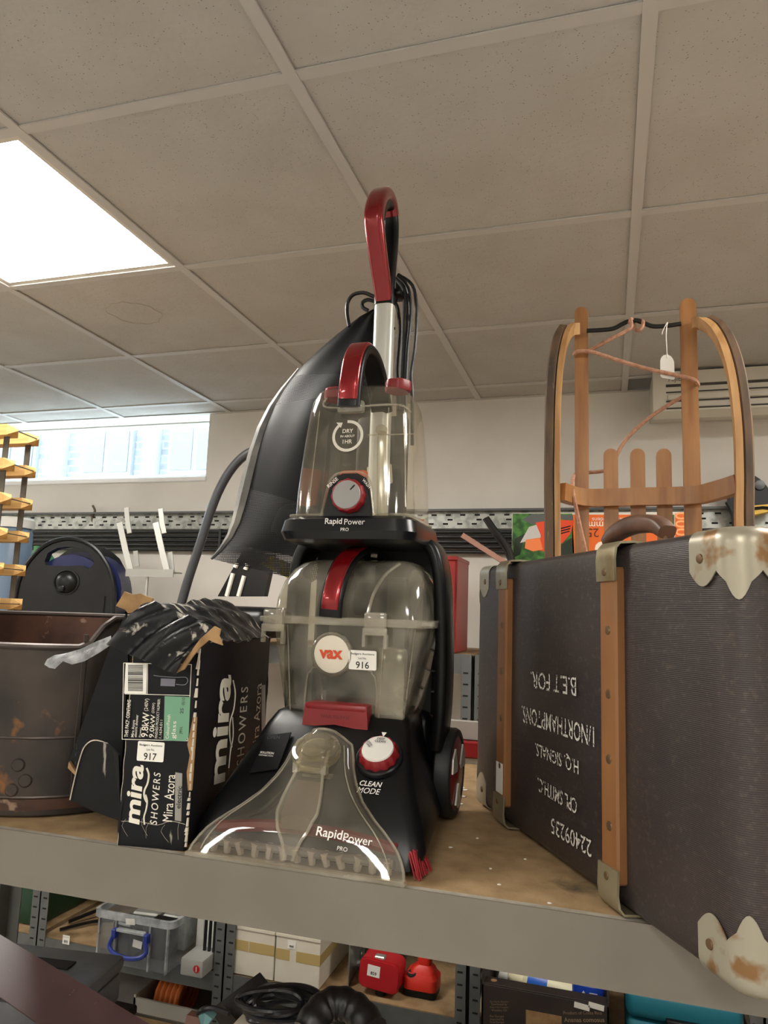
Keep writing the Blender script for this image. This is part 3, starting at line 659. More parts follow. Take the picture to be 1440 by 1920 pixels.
# clean tank handle
hpth = [V3(-.002, .160, .700), V3(.0, .160, .745), V3(.002, .168, .785), V3(.004, .190, .812), V3(.006, .225, .815), V3(.008, .262, .795), V3(.008, .300, .755), V3(.008, .315, .735)]
th = MB().sweep(hpth, rr2(.0205, .009, .007, 4), (1, 0, 0), sub=5).build('tank_handle', M_vblk, vc)
MB().sweep([V3(-.002, .153, .712), V3(.0, .151, .745), V3(.002, .160, .788), V3(.004, .184, .818), V3(.006, .215, .823)], rr2(.0172, .005, .0048, 4), (1, 0, 0), sub=6).build('handle_inlay', M_vred, th)
MB().box((-.024, .158, .690), (.024, .172, .712), .005, 2).build('handle_socket', M_rim, th)
# pole and loop handle
MB().loft([loopz(rr2(.0195, .016, .012, 5, .004, .322), z) for z in (.49, .955)]).build('pole', M_silver, vc)
MB().loft([loopz(rr2(.0205, .017, .012, 5, .004, .322), z) for z in (.950, .968)]).build('pole_collar', M_vblk, vc)
MB().lathe((.0235, .327, .905), (1, 0, 0), [(0, .003), (.0008, .003), (.001, 0)], 10).build('pole_button', M_dark, vc)
def HP(y, z): return V3(.004, y, z)
front = [HP(.315, .960), HP(.300, .985), HP(.272, 1.022), HP(.248, 1.060), HP(.236, 1.086), HP(.238, 1.108), HP(.254, 1.138), HP(.278, 1.160), HP(.300, 1.168), HP(.322, 1.165), HP(.338, 1.150)]
MB().sweep(front, rr2(.0165, .013, .009, 5), (1, 0, 0), sub=5, scale=lambda t: (1+.12*math.sin(t*PI), 1)).build('handle_shell', M_vred, vc)
back = [HP(.333, .955), HP(.333, 1.00), HP(.341, 1.05), HP(.347, 1.10), HP(.346, 1.135), HP(.335, 1.155), HP(.315, 1.160), HP(.285, 1.146), HP(.262, 1.118), HP(.252, 1.095)]
MB().sweep(back, rr2(.0145, .011, .008, 5), (1, 0, 0), sub=5).build('handle_grip', M_vblk, vc)
MB().sweep([HP(.252, 1.09), HP(.262, 1.06), HP(.288, 1.02), HP(.315, .985), HP(.325, .96)], rr2(.0145, .006, .005, 4), (1, 0, 0), sub=5).build('handle_inner', M_vblk, vc)
plate((.004, .2835, 1.1775), (1, 0, 0), (0, .80, .60), .022, .030, .0006, .002).build('handle_sticker', M_paper, vc, angle=0)
# cord hook and wound cord
MB().box((.006, .348, .985), (.028, .385, .999), .004, 2).box((.006, .378, .985), (.028, .386, 1.03), .003, 2).build('cord_hook', M_vblk, vc)
cds = [[(742, 522), (757, 545), (757, 585), (755, 640), (752, 700), (752, 730)], [(745, 517), (765, 540), (770, 590), (764, 660), (761, 735)], [(746, 515), (773, 535), (781, 580), (778, 650), (771, 700), (773, 740)], [(738, 562), (746, 580), (749, 620), (744, 690), (746, 730)], [(744, 519), (761, 548), (763, 610), (758, 670), (757, 735)]]
for k, c in enumerate(cds):
    q = [L(a, b, .365+.006*k) for a, b in c]
    MB().tube(q+[q[-1]+V3(0, .012, -.10)], .0036, 7, 4).build('power_cord', M_cord, vc)
MB().tube([L(a, b, .372) for a, b in ((655, 612), (651, 590), (652, 568), (662, 553), (682, 549), (700, 556), (712, 562))], .0040, 7, 4).tube([L(a, b, .365) for a, b in ((690, 582), (680, 576), (680, 567), (690, 562), (704, 566))], .0040, 7, 4).build('cord_end', M_cord, vc)
# wheels
for s in (-1, 1):
    wc = V3(s*.150, .365, .0775)
    wh = MB().lathe(wc-V3(s*.022, 0, 0), (s, 0, 0), [(0, .070), (.004, .0765), (.024, .0770), (.029, .074), (.030, .064), (.026, .062)], 40).build('wheel', mat('tyre_black', (22, 22, 24), .55), vc)
    MB().lathe(wc-V3(s*.022, 0, 0), (s, 0, 0), [(.020, .064), (.0275, .064), (.029, .058), (.030, .02), (.033, .012), (.033, 0)], 36).build('wheel_hub', M_vredp, wh)
    for k in range(3):
        a = k*2*PI/3+.5
        pts = [wc+V3(s*.0085, math.cos(a+d)*r, math.sin(a+d)*r) for d, r in ((-.42, .056), (0, .060), (.42, .056), (.25, .018), (-.25, .018))]
        MB().prism(pts, (s*.003, 0, 0)).build('wheel_spoke', M_silver, wh, angle=0)

# ------------------------------------------------------------------ tool bag hung on the cleaner
M_vinyl = mat('bag_vinyl', (13, 13, 16), .46, c2=(10, 10, 12), nscale=20, bump=.15, bscale=30, spec=.22)
M_mesh = meshcloth('bag_mesh', (20, 20, 24), 900, .45)
bag = thing('tool_bag', 'black vinyl and mesh accessory bag hanging behind the carpet cleaner', 'bag', VO+V3(-.16, .42, .42))
BY = .425
rows = [((702, 588), (712, 586)), ((668, 604), (720, 600)), ((638, 624), (728, 640)), ((600, 655), (735, 690)), ((562, 692), (735, 715)), ((532, 732), (730, 735)),
        ((512, 765), (728, 755)), ((494, 805), (725, 800)), ((480, 850), (720, 860)), ((470, 890), (715, 920)), ((464, 915), (712, 990)),
        ((455, 950), (705, 1010)), ((446, 980), (690, 1030)), ((434, 1006), (660, 1050)), ((416, 1030), (620, 1072)), ((398, 1048), (585, 1092))]
NR = len(rows)-1
def bagpt(u, v, side):
    k = min(int(v*NR), NR-1); f = v*NR-k
    a = [Vector(rows[k][q]).lerp(Vector(rows[k+1][q]), f) for q in (0, 1)]
    p = a[0].lerp(a[1], u)
    d = .052*math.sin(PI*min(1, max(0, u)))**.7*math.sin(PI*min(1, .10+v*.80))**.8+.002
    sag = .006*math.sin(u*9+v*7)*math.sin(PI*u)
    return P(p.x, p.y, VO.y+BY)+V3(0, (-d-sag) if side else d, 0)
def bagzone(v0, v1, name, m):
    mb = MB(); mb.grid(lambda u, v: bagpt(u, v0+(v1-v0)*v, True), 20, 10); mb.build(name, m, bag, world=True, angle=60, recalc=False)
bagzone(0, 4.4/NR, 'top_flap', M_vinyl); bagzone(4.4/NR, 6/NR, 'upper_mesh', M_mesh); bagzone(6/NR, 10/NR, 'vinyl_panel', M_vinyl); bagzone(10/NR, 1, 'lower_mesh', M_mesh)
mb = MB(); mb.grid(lambda u, v: bagpt(u, v*.90, False), 18, 40); mb.build('back_panel', M_vinyl, bag, world=True, angle=60, recalc=False)
mb = MB(); hm = [bagpt(0.0, v/30, True) for v in range(8, 31)]
mb.tube([p+V3(-.001, 0, .0) for p in hm], .006, 7, 1, rr=lambda t: .003+.013*math.sin(PI*min(1, t*1.02))**1.1); mb.build('silver_hem', mat('silver_hem', (150, 148, 140), .35, c2=(92, 92, 92), nscale=12), bag, world=True)
mb = MB().tube([bagpt(u, 0.0, True) for u in (0, .5, 1)]+[VO+V3(.004, .372, .955)], .006, 6, 3); mb.build('hanging_loop', M_vinyl, bag, world=True)
ho = MB().tube([P(a, b, VO.y+BY-.012) for a, b in ((520, 1000), (540, 960), (590, 970), (610, 1020), (560, 1045))], .016, 10, 6, rr=lambda t: .016+.0012*math.sin(t*160)).build('ribbed_hose', mat('hose_grey', (58, 58, 60), .45))
tag(ho, 'ribbed grey hose coiled inside the lower mesh of the tool bag', 'hose')
yt = MB(); a = [P(x, y, VO.y+BY-.004) for x, y in ((488, 1058), (508, 1042), (556, 1062), (542, 1085))]
yt.prism(a, (0, .010, 0)); tag(yt.build('yellow_nozzle', mat('yellow_plastic', (196, 178, 40), .45), angle=0), 'flat yellow plastic piece inside the mesh bottom of the tool bag', 'tool')
# ------------------------------------------------------------------ torn shower carton
M_cart = mat('carton_black_print', (10, 10, 13), .5, spec=.25, c2=(15, 15, 19), nscale=14, stretch=(1, 1, 3), bump=.25, bscale=25)
def worn(m, col_, scale=(40, 40, 6), lo=.68, hi=.72, n=9):
    nt = m.node_tree; b = nt.nodes['Principled BSDF']; t = nd(nt, 'ShaderNodeTexNoise'); t.inputs['Scale'].default_value = n; t.inputs['Detail'].default_value = 8
    nt.links.new(coords(nt, tuple(s/10 for s in scale)), t.inputs['Vector'])
    mr = nd(nt, 'ShaderNodeMapRange'); mr.inputs['From Min'].default_value = lo; mr.inputs['From Max'].default_value = hi; nt.links.new(t.outputs['Fac'], mr.inputs['Value'])
    src = b.inputs['Base Color'].links[0].from_socket if b.inputs['Base Color'].links else None
    mx = nd(nt, 'ShaderNodeMix', data_type='RGBA'); nt.links.new(mr.outputs[0], mx.inputs['Factor'])
    if src: nt.links.new(src, mx.inputs['A'])
    else: mx.inputs['A'].default_value = b.inputs['Base Color'].default_value
    mx.inputs['B'].default_value = rgb(col_); nt.links.new(mx.outputs['Result'], b.inputs['Base Color'])
worn(M_cart, (150, 145, 135), (60, 60, 12), .70, .74)
M_cartt = mat('carton_creased_top', (10, 10, 13), .42, spec=.35, c2=(15, 15, 19), nscale=14, bump=.5, bscale=40); worn(M_cartt, (176, 170, 158), (10, 70, 30), .585, .64, 12)
M_kraft = mat('torn_kraft', (168, 134, 92), .85, c2=(138, 106, 70), nscale=30)
M_green = mat('label_green', (110, 158, 128), .6)
cb = thing('shower_carton', 'torn black shower carton with white lettering and lot 917 sticker', 'box', (-.64, 1.0, ZS+.0005))
A0 = V3(-.697, .980, ZS+.001); B0 = V3(-.592, .996, ZS+.001)
fdir = (B0-A0).normalized(); ddir = V3(-fdir.y, fdir.x, 0); BW = (B0-A0).length; BD = .36
fn = -ddir; rn = fdir
def CB(a, d, z): return A0+fdir*a+ddir*d+V3(0, 0, z)
T = .004
def wobble(p, k=1): return p+V3(.0015*math.sin(p.z*60+p.y*31), .0015*math.sin(p.z*47+p.x*53), 0)*k
def panel(p00, p10, p11, p01, n, name, m, nu=8, nv=14, t=T, wob=1, parent=cb):
    mb = MB(); mb.grid(lambda u, v: wobble((p00.lerp(p10, u)).lerp(p01.lerp(p11, u), v), wob), nu, nv); mb.solid(t)
    return mb.build(name, m, parent, world=True, angle=40)
HF, HR, HL = .305, .298, .345
MB().prism([CB(0, 0, 0), CB(BW, 0, 0), CB(BW, 0, HF), CB(0, 0, HF-.005)], ddir*T).build('front_panel', M_cart, cb, world=True, angle=0)
MB().prism([CB(BW, 0, 0), CB(BW, BD, 0), CB(BW, BD, HR), CB(BW, 0, HR)], -rn*T).build('side_panel', M_cart, cb, world=True, angle=0)
panel(CB(0, BD, 0), CB(0, 0, 0), CB(0, 0, HL-.03), CB(0, BD, HL+.02), -rn, 'side_panel', M_cart)
panel(CB(BW, BD, 0), CB(0, BD, 0), CB(0, BD, HL+.01), CB(BW, BD, HR), ddir, 'back_panel', M_cart)
panel(CB(0, .004, .006), CB(BW, .004, .006), CB(BW, BD, .006), CB(0, BD, .006), V3(0, 0, 1), 'bottom_panel', M_kraft, wob=0)
mb = MB()
def topf(u, v):
    a = CB(BW+.001, .012+(BD-.02)*v, HR+.001); b = CB(.0, .012+(BD-.02)*v, .352+.020*v)
    p = a.lerp(b, u); return p+V3(0, 0, .010*math.sin(u*PI)+.003*math.sin(u*14+v*9)+.002*math.sin(v*37+u*5))
mb.grid(topf, 12, 26).solid(.004); mb.build('top_flap', M_cartt, cb, world=True, angle=45)
# crumpled flap folded down over the front
q = [P(288, 1128, .985), P(402, 1174, .990), P(326, 1263, .950), P(203, 1210, .945)]
mb = MB(); mb.grid(lambda u, v: q[0].lerp(q[1], u).lerp(q[3].lerp(q[2], u), v)+V3(0, -1, .4)*(.006*math.sin(u*11+v*1.5)+.004*math.sin(u*23+v*6)+.010*math.sin(v*PI)), 22, 14).solid(.004)
mb.build('front_flap', M_cartt, cb, world=True, angle=50)
def tear(pts, Y, th, name, m, jag=0, dz=(0, 1, 0)):
    v = [P(a, b, Y if not isinstance(Y, (list, tuple)) else Y[i]) for i, (a, b) in enumerate(pts)]
    mb = MB().prism(v, Vector(dz)*th); return mb.build(name, m, cb, world=True, angle=0)
tear([(217, 1136), (226, 1122), (233, 1109), (248, 1115), (262, 1113), (286, 1122), (281, 1142), (262, 1146), (240, 1150), (234, 1143)], 1.03, .004, 'torn_corner', M_kraft)
tear([(402, 1174), (413, 1180), (410, 1192), (417, 1210), (402, 1205), (392, 1200), (374, 1215), (360, 1232), (345, 1255), (330, 1262), (350, 1232), (375, 1198)], .962, .003, 'torn_edge', M_kraft)
# flaps hanging open at the left
tear([(236, 1150), (206, 1213), (170, 1315), (129, 1428), (143, 1452), (190, 1470), (225, 1480), (240, 1240)], 1.045, .004, 'side_flap', M_cart)
tear([(129, 1428), (127, 1440), (142, 1455), (143, 1450)], 1.040, .006, 'flap_edge', M_kraft)
lf = [(131, 1500), (141, 1455), (151, 1418), (160, 1398), (176, 1388), (198, 1393), (212, 1404), (222, 1416), (226, 1540), (170, 1519)]
tear(lf, [1.0, 1.0, 1.0, 1.0, .998, .994, .992, .988, .990, .996], .004, 'round_flap', M_cart)
eg = [P(a, b, .998-.0) for a, b in lf[:8]]; MB().tube(eg, .0010, 5, 3).build('flap_edge', mat('torn_white', (190, 180, 162), .85), cb, world=True)
# worn white corner and scuffs
M_scuff = mat('carton_scuff', (196, 188, 172), .85)
ed = MB(); random.seed(3)
z = .006
while z < HF-.02:
    h = random.uniform(.004, .014); w_ = random.uniform(.001, .0042)
    c = CB(BW+.0006, -.0006, z); ed.loft([[c-fdir*w_+fn*.0006, c+fn*.0006+rn*.0006, c+ddir*w_*.8+rn*.0008], [c-fdir*w_*.6+V3(0, 0, h)+fn*.0006, c+V3(0, 0, h)+fn*.0006+rn*.0006, c+ddir*w_*.7+V3(0, 0, h)+rn*.0008]], False, False, closed=False); z += h*random.uniform(.9, 1.5)
ed.build('worn_edge', M_scuff, cb, world=True, angle=0)
ke = MB(); ke.loft([[CB(BW, -.001, z)+fn*.001+fdir*dx, CB(BW, 0, z)+rn*(.002+dx*.3)+fdir*.002, CB(BW, .008, z)+rn*.001] for z, dx in ((.085, -.002), (.11, -.006), (.135, -.003), (.15, -.008), (.17, -.005), (.19, -.002))], False, False, closed=False)
ke.build('torn_corner', M_kraft, cb, world=True, angle=0)
el = MB(); el.tube([CB(0, 0, z)+fdir*.0006*math.sin(z*150) for z in [.01*k for k in range(30)]], .0005, 5, 1).build('worn_edge', M_scuff, cb, world=True)
cr_ = MB()
for k in range(5):
    a = .014+.019*k+random.uniform(-.004, .004); zz = .035+random.uniform(-.004, .004); cr_.tube([CB(a, 0, zz+.002)+fn*.0004, CB(a+random.uniform(-.006, .006), 0, zz-.008)+fn*.0004, CB(a+random.uniform(-.008, .01), 0, zz-.02-random.uniform(0, .006))+fn*.0004], .00018, 4, 2)
cr_.tube([CB(.0, 0, .034)+fn*.0003, CB(.03, 0, .036)+fn*.0003, CB(.06, 0, .033)+fn*.0003, CB(.08, 0, .040)+fn*.0003, CB(.103, 0, .037)+fn*.0003], .0004, 4, 3)
cr_.build('crease_line', M_scuff, cb, world=True)['kind'] = 'stuff'
def onplane(o, n):
    def f(px, py): d = ray(px, py); return CAM+d*((o-CAM).dot(n)/d.dot(n))
    return f
FF = onplane(CB(0, 0, 0)+fn*.0006, fn); RF = onplane(CB(BW, 0, 0)+rn*.0006, rn)
UPZ = V3(0, 0, 1)
def vtext(s, pf, px0, px1, y0, y1, m, right, up, **kw):
    c = pf((px0+px1)/2, (y0+y1)/2); a = pf((px0+px1)/2, y0); b = pf((px0+px1)/2, y1); e = pf(px0, (y0+y1)/2); g = pf(px1, (y0+y1)/2)
    return text('lettering', s, m, cb, c, right, up, w=(a-b).length, h=(e-g).length, world=True, **kw)
M_mira = mat('carton_cream_print', (226, 222, 208), .5)
# front panel print (turned a quarter)
vtext('mira', FF, 238, 266, 1433, 1545, M_mira, UPZ, -fdir, bold=.03, shear=.1)
vtext('SHOWERS', FF, 285, 298, 1448, 1546, M_mira, UPZ, -fdir, bold=.005, shear=.15, space=1.3)
vtext('Mira Azora', FF, 308, 326, 1452, 1540, M_mira, UPZ, -fdir)
def wave(pf, pts, r): return MB().tube([pf(a, b) for a, b in pts], r, 5, 4)
wave(FF, [(275, 1440), (279, 1452), (277, 1468), (271, 1482), (271, 1495), (276, 1505)], .0014).build('wave_mark', M_mira, cb, world=True)
wave(FF, [(273, 1490), (276, 1502), (274, 1518), (270, 1532), (271, 1546)], .0012).build('wave_mark', M_mira, cb, world=True)
def patch(pf, pts, m, name, t=.0005, n=fn):
    return MB().prism([pf(*p) for p in pts], n*t).build(name, m, cb, world=True, angle=0)
patch(FF, [(329, 1448), (342, 1450), (340, 1540), (328, 1538)], mat('silver_block', (150, 148, 142), .4, .3), 'silver_block')
FF2 = onplane(CB(0, 0, 0)+fn*.0014, fn)
vtext('electric', FF2, 331, 340, 1474, 1516, M_text_k, UPZ, -fdir, bold=.01)
# specification block
for a, b in (((232, 1243), (359, 1246)), ((229, 1386), (352, 1389)), ((234, 1301), (357, 1304)),):
    MB().tube([FF(*a), FF(*b)], .0006, 4, 1).build('print_line', M_mira, cb, world=True)
MB().tube([FF(232, 1243), FF(229, 1386)], .0006, 4, 1).tube([FF(359, 1246), FF(352, 1389)], .0006, 4, 1).tube([FF(277, 1244), FF(276, 1302)], .0006, 4, 1).build('print_line', M_mira, cb, world=True)
bcp = patch(FF, [(236, 1243), (276, 1244), (274, 1301), (233, 1300)], M_paper, 'barcode_patch')
bm_ = MB(); yy = 1247; random.seed(5)
while yy < 1294:
    h = random.choice((.8, .8, 1.3, 2.0)); bm_.prism([FF2(240, yy), FF2(268, yy+.4), FF2(268, yy+h+.4), FF2(240, yy+h)], fn*.0002); yy += h+random.choice((.8, 1.0, 1.6))
bm_.build('barcode', M_text_k, cb, world=True, angle=0)
patch(FF, [(309, 1305), (357, 1307), (354, 1380), (348, 1390), (307, 1388)], M_green, 'green_block')
patch(FF, [(302, 1272), (329, 1273), (328, 1287), (301, 1286)], mat('print_grey', (110, 110, 122), .5), 'shower_picture')
wave(FF, [(288, 1266), (300, 1268), (330, 1270), (348, 1270), (352, 1277), (346, 1284), (330, 1283)], .0006).build('shower_picture', mat('print_grey2', (130, 130, 138), .5), cb, world=True)
for s, x0, x1, y0, y1, b in (('THIS PACK CONTAINS', 236, 243, 1312, 1382, .012), ('Mira Azora', 247, 252, 1350, 1382, .01), ('electric shower', 253, 258, 1340, 1382, .01), ('Power:', 261, 265, 1364, 1382, 0), ('9.8kW', 266, 279, 1336, 1382, .012), ('(240V)', 271, 280, 1310, 1333, 0), ('9.0kW', 281, 290, 1340, 1383, .006), ('(230V)', 285, 291, 1318, 1337, 0), ('FINISHED PRODUCT NUMBER:', 293, 298, 1310, 1384, 0), ('1.1634.011', 299, 304, 1350, 1384, 0)):
    vtext(s, FF2, x0, x1, y0, y1, M_mira, UPZ, -fdir, bold=b)
vtext('Colour/Finish', FF2, 312, 318, 1340, 1385, M_mira, UPZ, -fdir); vtext('glass', FF2, 322, 332, 1352, 1385, M_mira, UPZ, -fdir)
vtext('J95L', FF2, 337, 343, 1362, 1376, M_text_k, UPZ, -fdir); vtext('25', FF2, 338, 344, 1328, 1338, M_text_k, UPZ, -fdir); vtext('05/10', FF2, 341, 347, 1308, 1322, M_text_k, UPZ, -fdir)
c = FF(283, 1409); lw = (FF(258, 1409)-FF(308, 1409)).length; lh_ = (FF(283, 1390)-FF(283, 1427)).length
def wl(v): return TM[cb.name].inverted() @ v
lot(cb, wl(c)+fn*.0005, fdir, UPZ, lw, lh_, '917')
# side panel print
vtext('mira', RF, 400, 428, 1270, 1468, M_mira, UPZ, -ddir, bold=.03, shear=.1)
vtext('SHOWERS', RF, 448, 461, 1290, 1432, M_mira, UPZ, -ddir, bold=.005, shear=.15, space=1.3)
vtext('Mira Azora', RF, 476, 487, 1284, 1410, M_mira, UPZ, -ddir)
wave(RF, [(437, 1276), (441, 1300), (438, 1330), (431, 1355), (431, 1385), (435, 1400)], .0013).build('wave_mark', M_mira, cb, world=True)
wave(RF, [(436, 1345), (437, 1380), (432, 1410), (429, 1440)], .0011).build('wave_mark', M_mira, cb, world=True)
patch(RF, [(490, 1285), (497, 1284), (497, 1400), (490, 1402)], MATS['silver_block'], 'silver_block', n=rn)
# loose tape strip
tp_ = [(208, 1192), (180, 1203), (150, 1217), (120, 1226), (103, 1228), (88, 1236), (83, 1246)]
bt_ = [(210, 1208), (186, 1224), (158, 1240), (135, 1246), (118, 1240), (103, 1254), (92, 1252)]
mb = MB(); mb.loft([[P(a[0], a[1], .975-.004*k), P((a[0]+b[0])/2, (a[1]+b[1])/2, .968-.004*k), P(b[0], b[1], .972-.004*k)] for k, (a, b) in enumerate(zip(tp_, bt_))], False, False, closed=False)
mb.build('tape_strip', clear('clear_tape', (235, 238, 242), .45, (222, 226, 230), .2, nscale=40), cb, world=True, angle=80)

# ------------------------------------------------------------------ suitcase
M_case = mat('suitcase_fibre', (52, 43, 41), .46, c2=(42, 35, 35), nscale=7, c3=(84, 74, 66), n3=150, lo3=.55, hi3=.85)
def weave(m):
    nt = m.node_tree; b = nt.nodes['Principled BSDF']; wv = nd(nt, 'ShaderNodeTexWave', wave_type='BANDS', bands_direction='Z'); wv.inputs['Scale'].default_value = 150; wv.inputs['Distortion'].default_value = 2.5; wv.inputs['Detail'].default_value = 2; wv.inputs['Detail Scale'].default_value = 6
    nt.links.new(coords(nt), wv.inputs['Vector']); bp = nd(nt, 'ShaderNodeBump'); bp.inputs['Strength'].default_value = .25; bp.inputs['Distance'].default_value = .001
    nt.links.new(wv.outputs['Fac'], bp.inputs['Height']); nt.links.new(bp.outputs[0], b.inputs['Normal'])
weave(M_case)
M_leath = mat('tan_batten', (138, 94, 54), .5, c2=(126, 84, 48), nscale=24, stretch=(1, 1, .3))
M_brass = mat('dull_brass_plate', (152, 144, 118), .38, .55, c2=(126, 108, 76), nscale=14, nlo=.52, nhi=.66)
M_plate = mat('worn_corner_metal', (164, 158, 140), .36, .4, c2=(134, 100, 62), nscale=16, nlo=.58, nhi=.64)
M_rivet = mat('old_rivet', (106, 84, 60), .45, .5)
M_hand = mat('brown_handle_leather', (112, 80, 62), .4, c2=(92, 64, 50), nscale=30)
SB = V3(-.252, 1.466, ZS+.0070); SL, SH, ST = .762, .446, .165
SR = math.atan2(-.870, .492)
su_ = thing('suitcase', 'large old dark brown suitcase with tan straps overhanging the shelf edge', 'suitcase', SB, SR)
def bulge(x, z):
    k = 0
    for a, b, h in ((.0, .145, .003), (.185, .51, .005), (.555, .685, .004)):
        if a < x < b: k = h*math.sin(PI*(x-a)/(b-a))**.6
    return k*math.sin(PI*max(0, min(1, z/SH)))**.5
base = rr2(SL/2, ST/2, .028, 6, SL/2, ST/2, ex=30)
lv = [(0, .012), (.003, .006), (.008, .002), (.014, 0)]+[(SH*k/14, 0) for k in range(1, 14)]+[(SH-.014, 0), (SH-.008, .002), (SH-.003, .006), (SH, .012)]
loops = []
for z, ins in lv:
    o = rr2(SL/2-ins, ST/2-ins, .028, 6, SL/2, ST/2, ex=30)
    loops.append([Vector((x, y-(bulge(x, z) if y < .02 else 0), z)) for x, y in o])
body = MB().loft(loops).build('case_body', M_case, su_, angle=50)
# closing seam around the case
MB().tube([V3(x, y, SH+.0005) for x, y in ((.01, .10), (SL-.01, .10))], .0022, 5, 1).build('lid_seam', M_dark, su_)
# battens with caps and rivets
for bx in (.166, .531):
    bt = MB().box((bx-.020, -.0125, .03), (bx+.020, .004, SH-.03), .003, 1).build('batten', M_leath, su_)
    for s in (0, 1):
        w_ = .0235
        pf = [(-.0150, .048), (-.0160, .02), (-.014, .006), (-.006, -.003), (.012, -.0045), (.034, -.0035)]
        pin = [(a+.003 if i < 3 else a, b+(.003 if i >= 3 else 0)) for i, (a, b) in enumerate(pf)]
        def zz(b): return SH-b if s else b
        prof = [(a, zz(b)) for a, b in pf]+[(a, zz(b)) for a, b in pin[::-1]]
        c_ = MB().prism([(bx-w_, a, b) for a, b in prof], (2*w_, 0, 0)).build('batten_cap', M_brass, su_, angle=50)
        MB().lathe((bx-.002, -.0155, zz(.036)), (0, -1, 0), [(0, .0052), (.0012, .0045), (.002, 0)], 12).build('rivet', M_rivet, c_)
    for z in (.075, .155, .235, .315):
        MB().lathe((bx+.001, -.0123, z+.02), (0, -1, 0), [(0, .0062), (.0012, .0055), (.0022, .0)], 12).build('rivet', M_rivet, bt)
plate((.166, -.0131, .075), (1, 0, 0), (0, 0, 1), .030, .050, .0005).build('price_sticker', M_paper, su_, angle=0)
# corner protectors: wrap the upright edge and fold over the top or bottom
def corner(front, top, name='corner_plate'):
    R = .028; off = .003
    lens = lambda u: .030+.016*abs(math.cos(u*1.5*PI)) + (.014 if abs(u) < .17 else 0)*math.cos(u/.17*PI/2)
    def pos(u, v):
        s = u*.066   # along the girth, 0 at the edge middle
        q = R*PI/4
        if abs(s) <= q: a = s/R; ex = 0
        else: a = math.copysign(PI/4, s); ex = s-math.copysign(q, s)
        # edge centre at (SL-R, R); direction -45 deg
        th = -PI/4+a; nx, ny = math.cos(th), math.sin(th)
        p = V3(SL-R+nx*(R+off), R+ny*(R+off), 0)
        if ex < 0: p += V3(ex, 0, 0)
        if ex > 0: p += V3(0, ex, 0)
        ln = lens(u); rt = .014
        t = v*(ln+rt*PI/2+.030)
        if t < ln: z = ln-t; inn = 0; zz_ = SH-rt-z
        elif t < ln+rt*PI/2: b = (t-ln)/rt; zz_ = SH-rt+math.sin(b)*(rt+off*.6); inn = (1-math.cos(b))*rt
        else: zz_ = SH+off*.6; inn = rt+(t-ln-rt*PI/2)
        cdir = V3(SL-.07, .07, 0)-V3(p.x, p.y, 0); k = min(1, inn/max(1e-6, cdir.length))
        p = p+cdir*k; p.z = zz_; return p
    mb = MB(); mb.grid(lambda u, v: pos(2*u-1, v), 48, 20)
    for v in mb.bm.verts:
        if not front: v.co.x = SL-v.co.x
        if not top: v.co.z = SH-v.co.z
    mb.solid(.0014); c_ = mb.build(name, M_plate, su_, angle=50)
    for u in (-.72, .72):
        p = pos(u, .30); s_ = MB(); n = V3(0, -1, 0) if u < 0 else V3(1, 0, 0)
        if not front: p.x = SL-p.x; n.x = -n.x
        if not top: p.z = SH-p.z
        s_.lathe(p, n, [(0, .0055), (.0014, .0048), (.0024, 0)], 12).build('rivet', M_rivet, c_)
for f in (True, False):
    for t in (True, False): corner(f, t)
# handle and lock plates on top
SPT = TM[su_.name]; _o = SPT @ V3(0, .075, 0); _q = onplane(_o, V3(.870, .492, 0))(1193, 1000); hx = (SPT.inverted() @ _q).x; HZ = (SPT.inverted() @ _q).z-.040
hd = MB().sweep([V3(hx-.075, .075, HZ+.034), V3(hx-.05, .075, HZ+.047), V3(hx, .075, HZ+.053), V3(hx+.05, .075, HZ+.047), V3(hx+.075, .075, HZ+.034)], rr2(.013, .012, .008, 4), (0, 1, 0), sub=6, scale=lambda t: (1, .8+.3*math.sin(t*PI))).build('carry_handle', M_hand, su_)
for s in (-1, 1):
    MB().tube([V3(hx+s*.066, .075, HZ+.040), V3(hx+s*.072, .075, HZ+.02), V3(hx+s*.073, .075, SH-.002)], .003, 6, 3).build('handle_loop', M_rivet, hd)
    MB().box((hx+s*.110-.026, .055, SH-.001), (hx+s*.110+.026, .095, SH+.006), .002, 1).build('lock_plate', M_brass, su_)
# chalked writing, upside down
M_chalk = mat('chalk_white', (206, 202, 194), .9, c2=(80, 74, 72), nscale=260, nlo=.52, nhi=.6)
SF = onplane(SB, V3(-.870, -.492, 0))
SM = TM[su_.name].inverted()
def chalk(s, p0, p1, hh, sp=1):
    a = SM @ SF(*p0); b = SM @ SF(*p1); a.y = b.y = 0      # start (right) to end (left)
    c = (a+b)/2; c.y = -bulge(c.x, c.z)-.0012; r = (b-a)
    text('chalk_writing', s, M_chalk, su_, c, r, r.cross(V3(0, 1, 0)) if False else V3(0, 0, -1), w=r.length, h=hh, bold=.004, space=sp)
chalk('B.E.T FOR.', (1088, 1288), (1002, 1274), .026)
chalk('1/NORTHAMPTONS.', (1122, 1382), (985, 1338), .026)
chalk('H.Q. SIGNALS.', (1092, 1437), (1010, 1402), .022)
chalk('CPL SMITH.C.', (1088, 1513), (1014, 1470), .020)
chalk('22409235', (1114, 1592), (1038, 1547), .022)

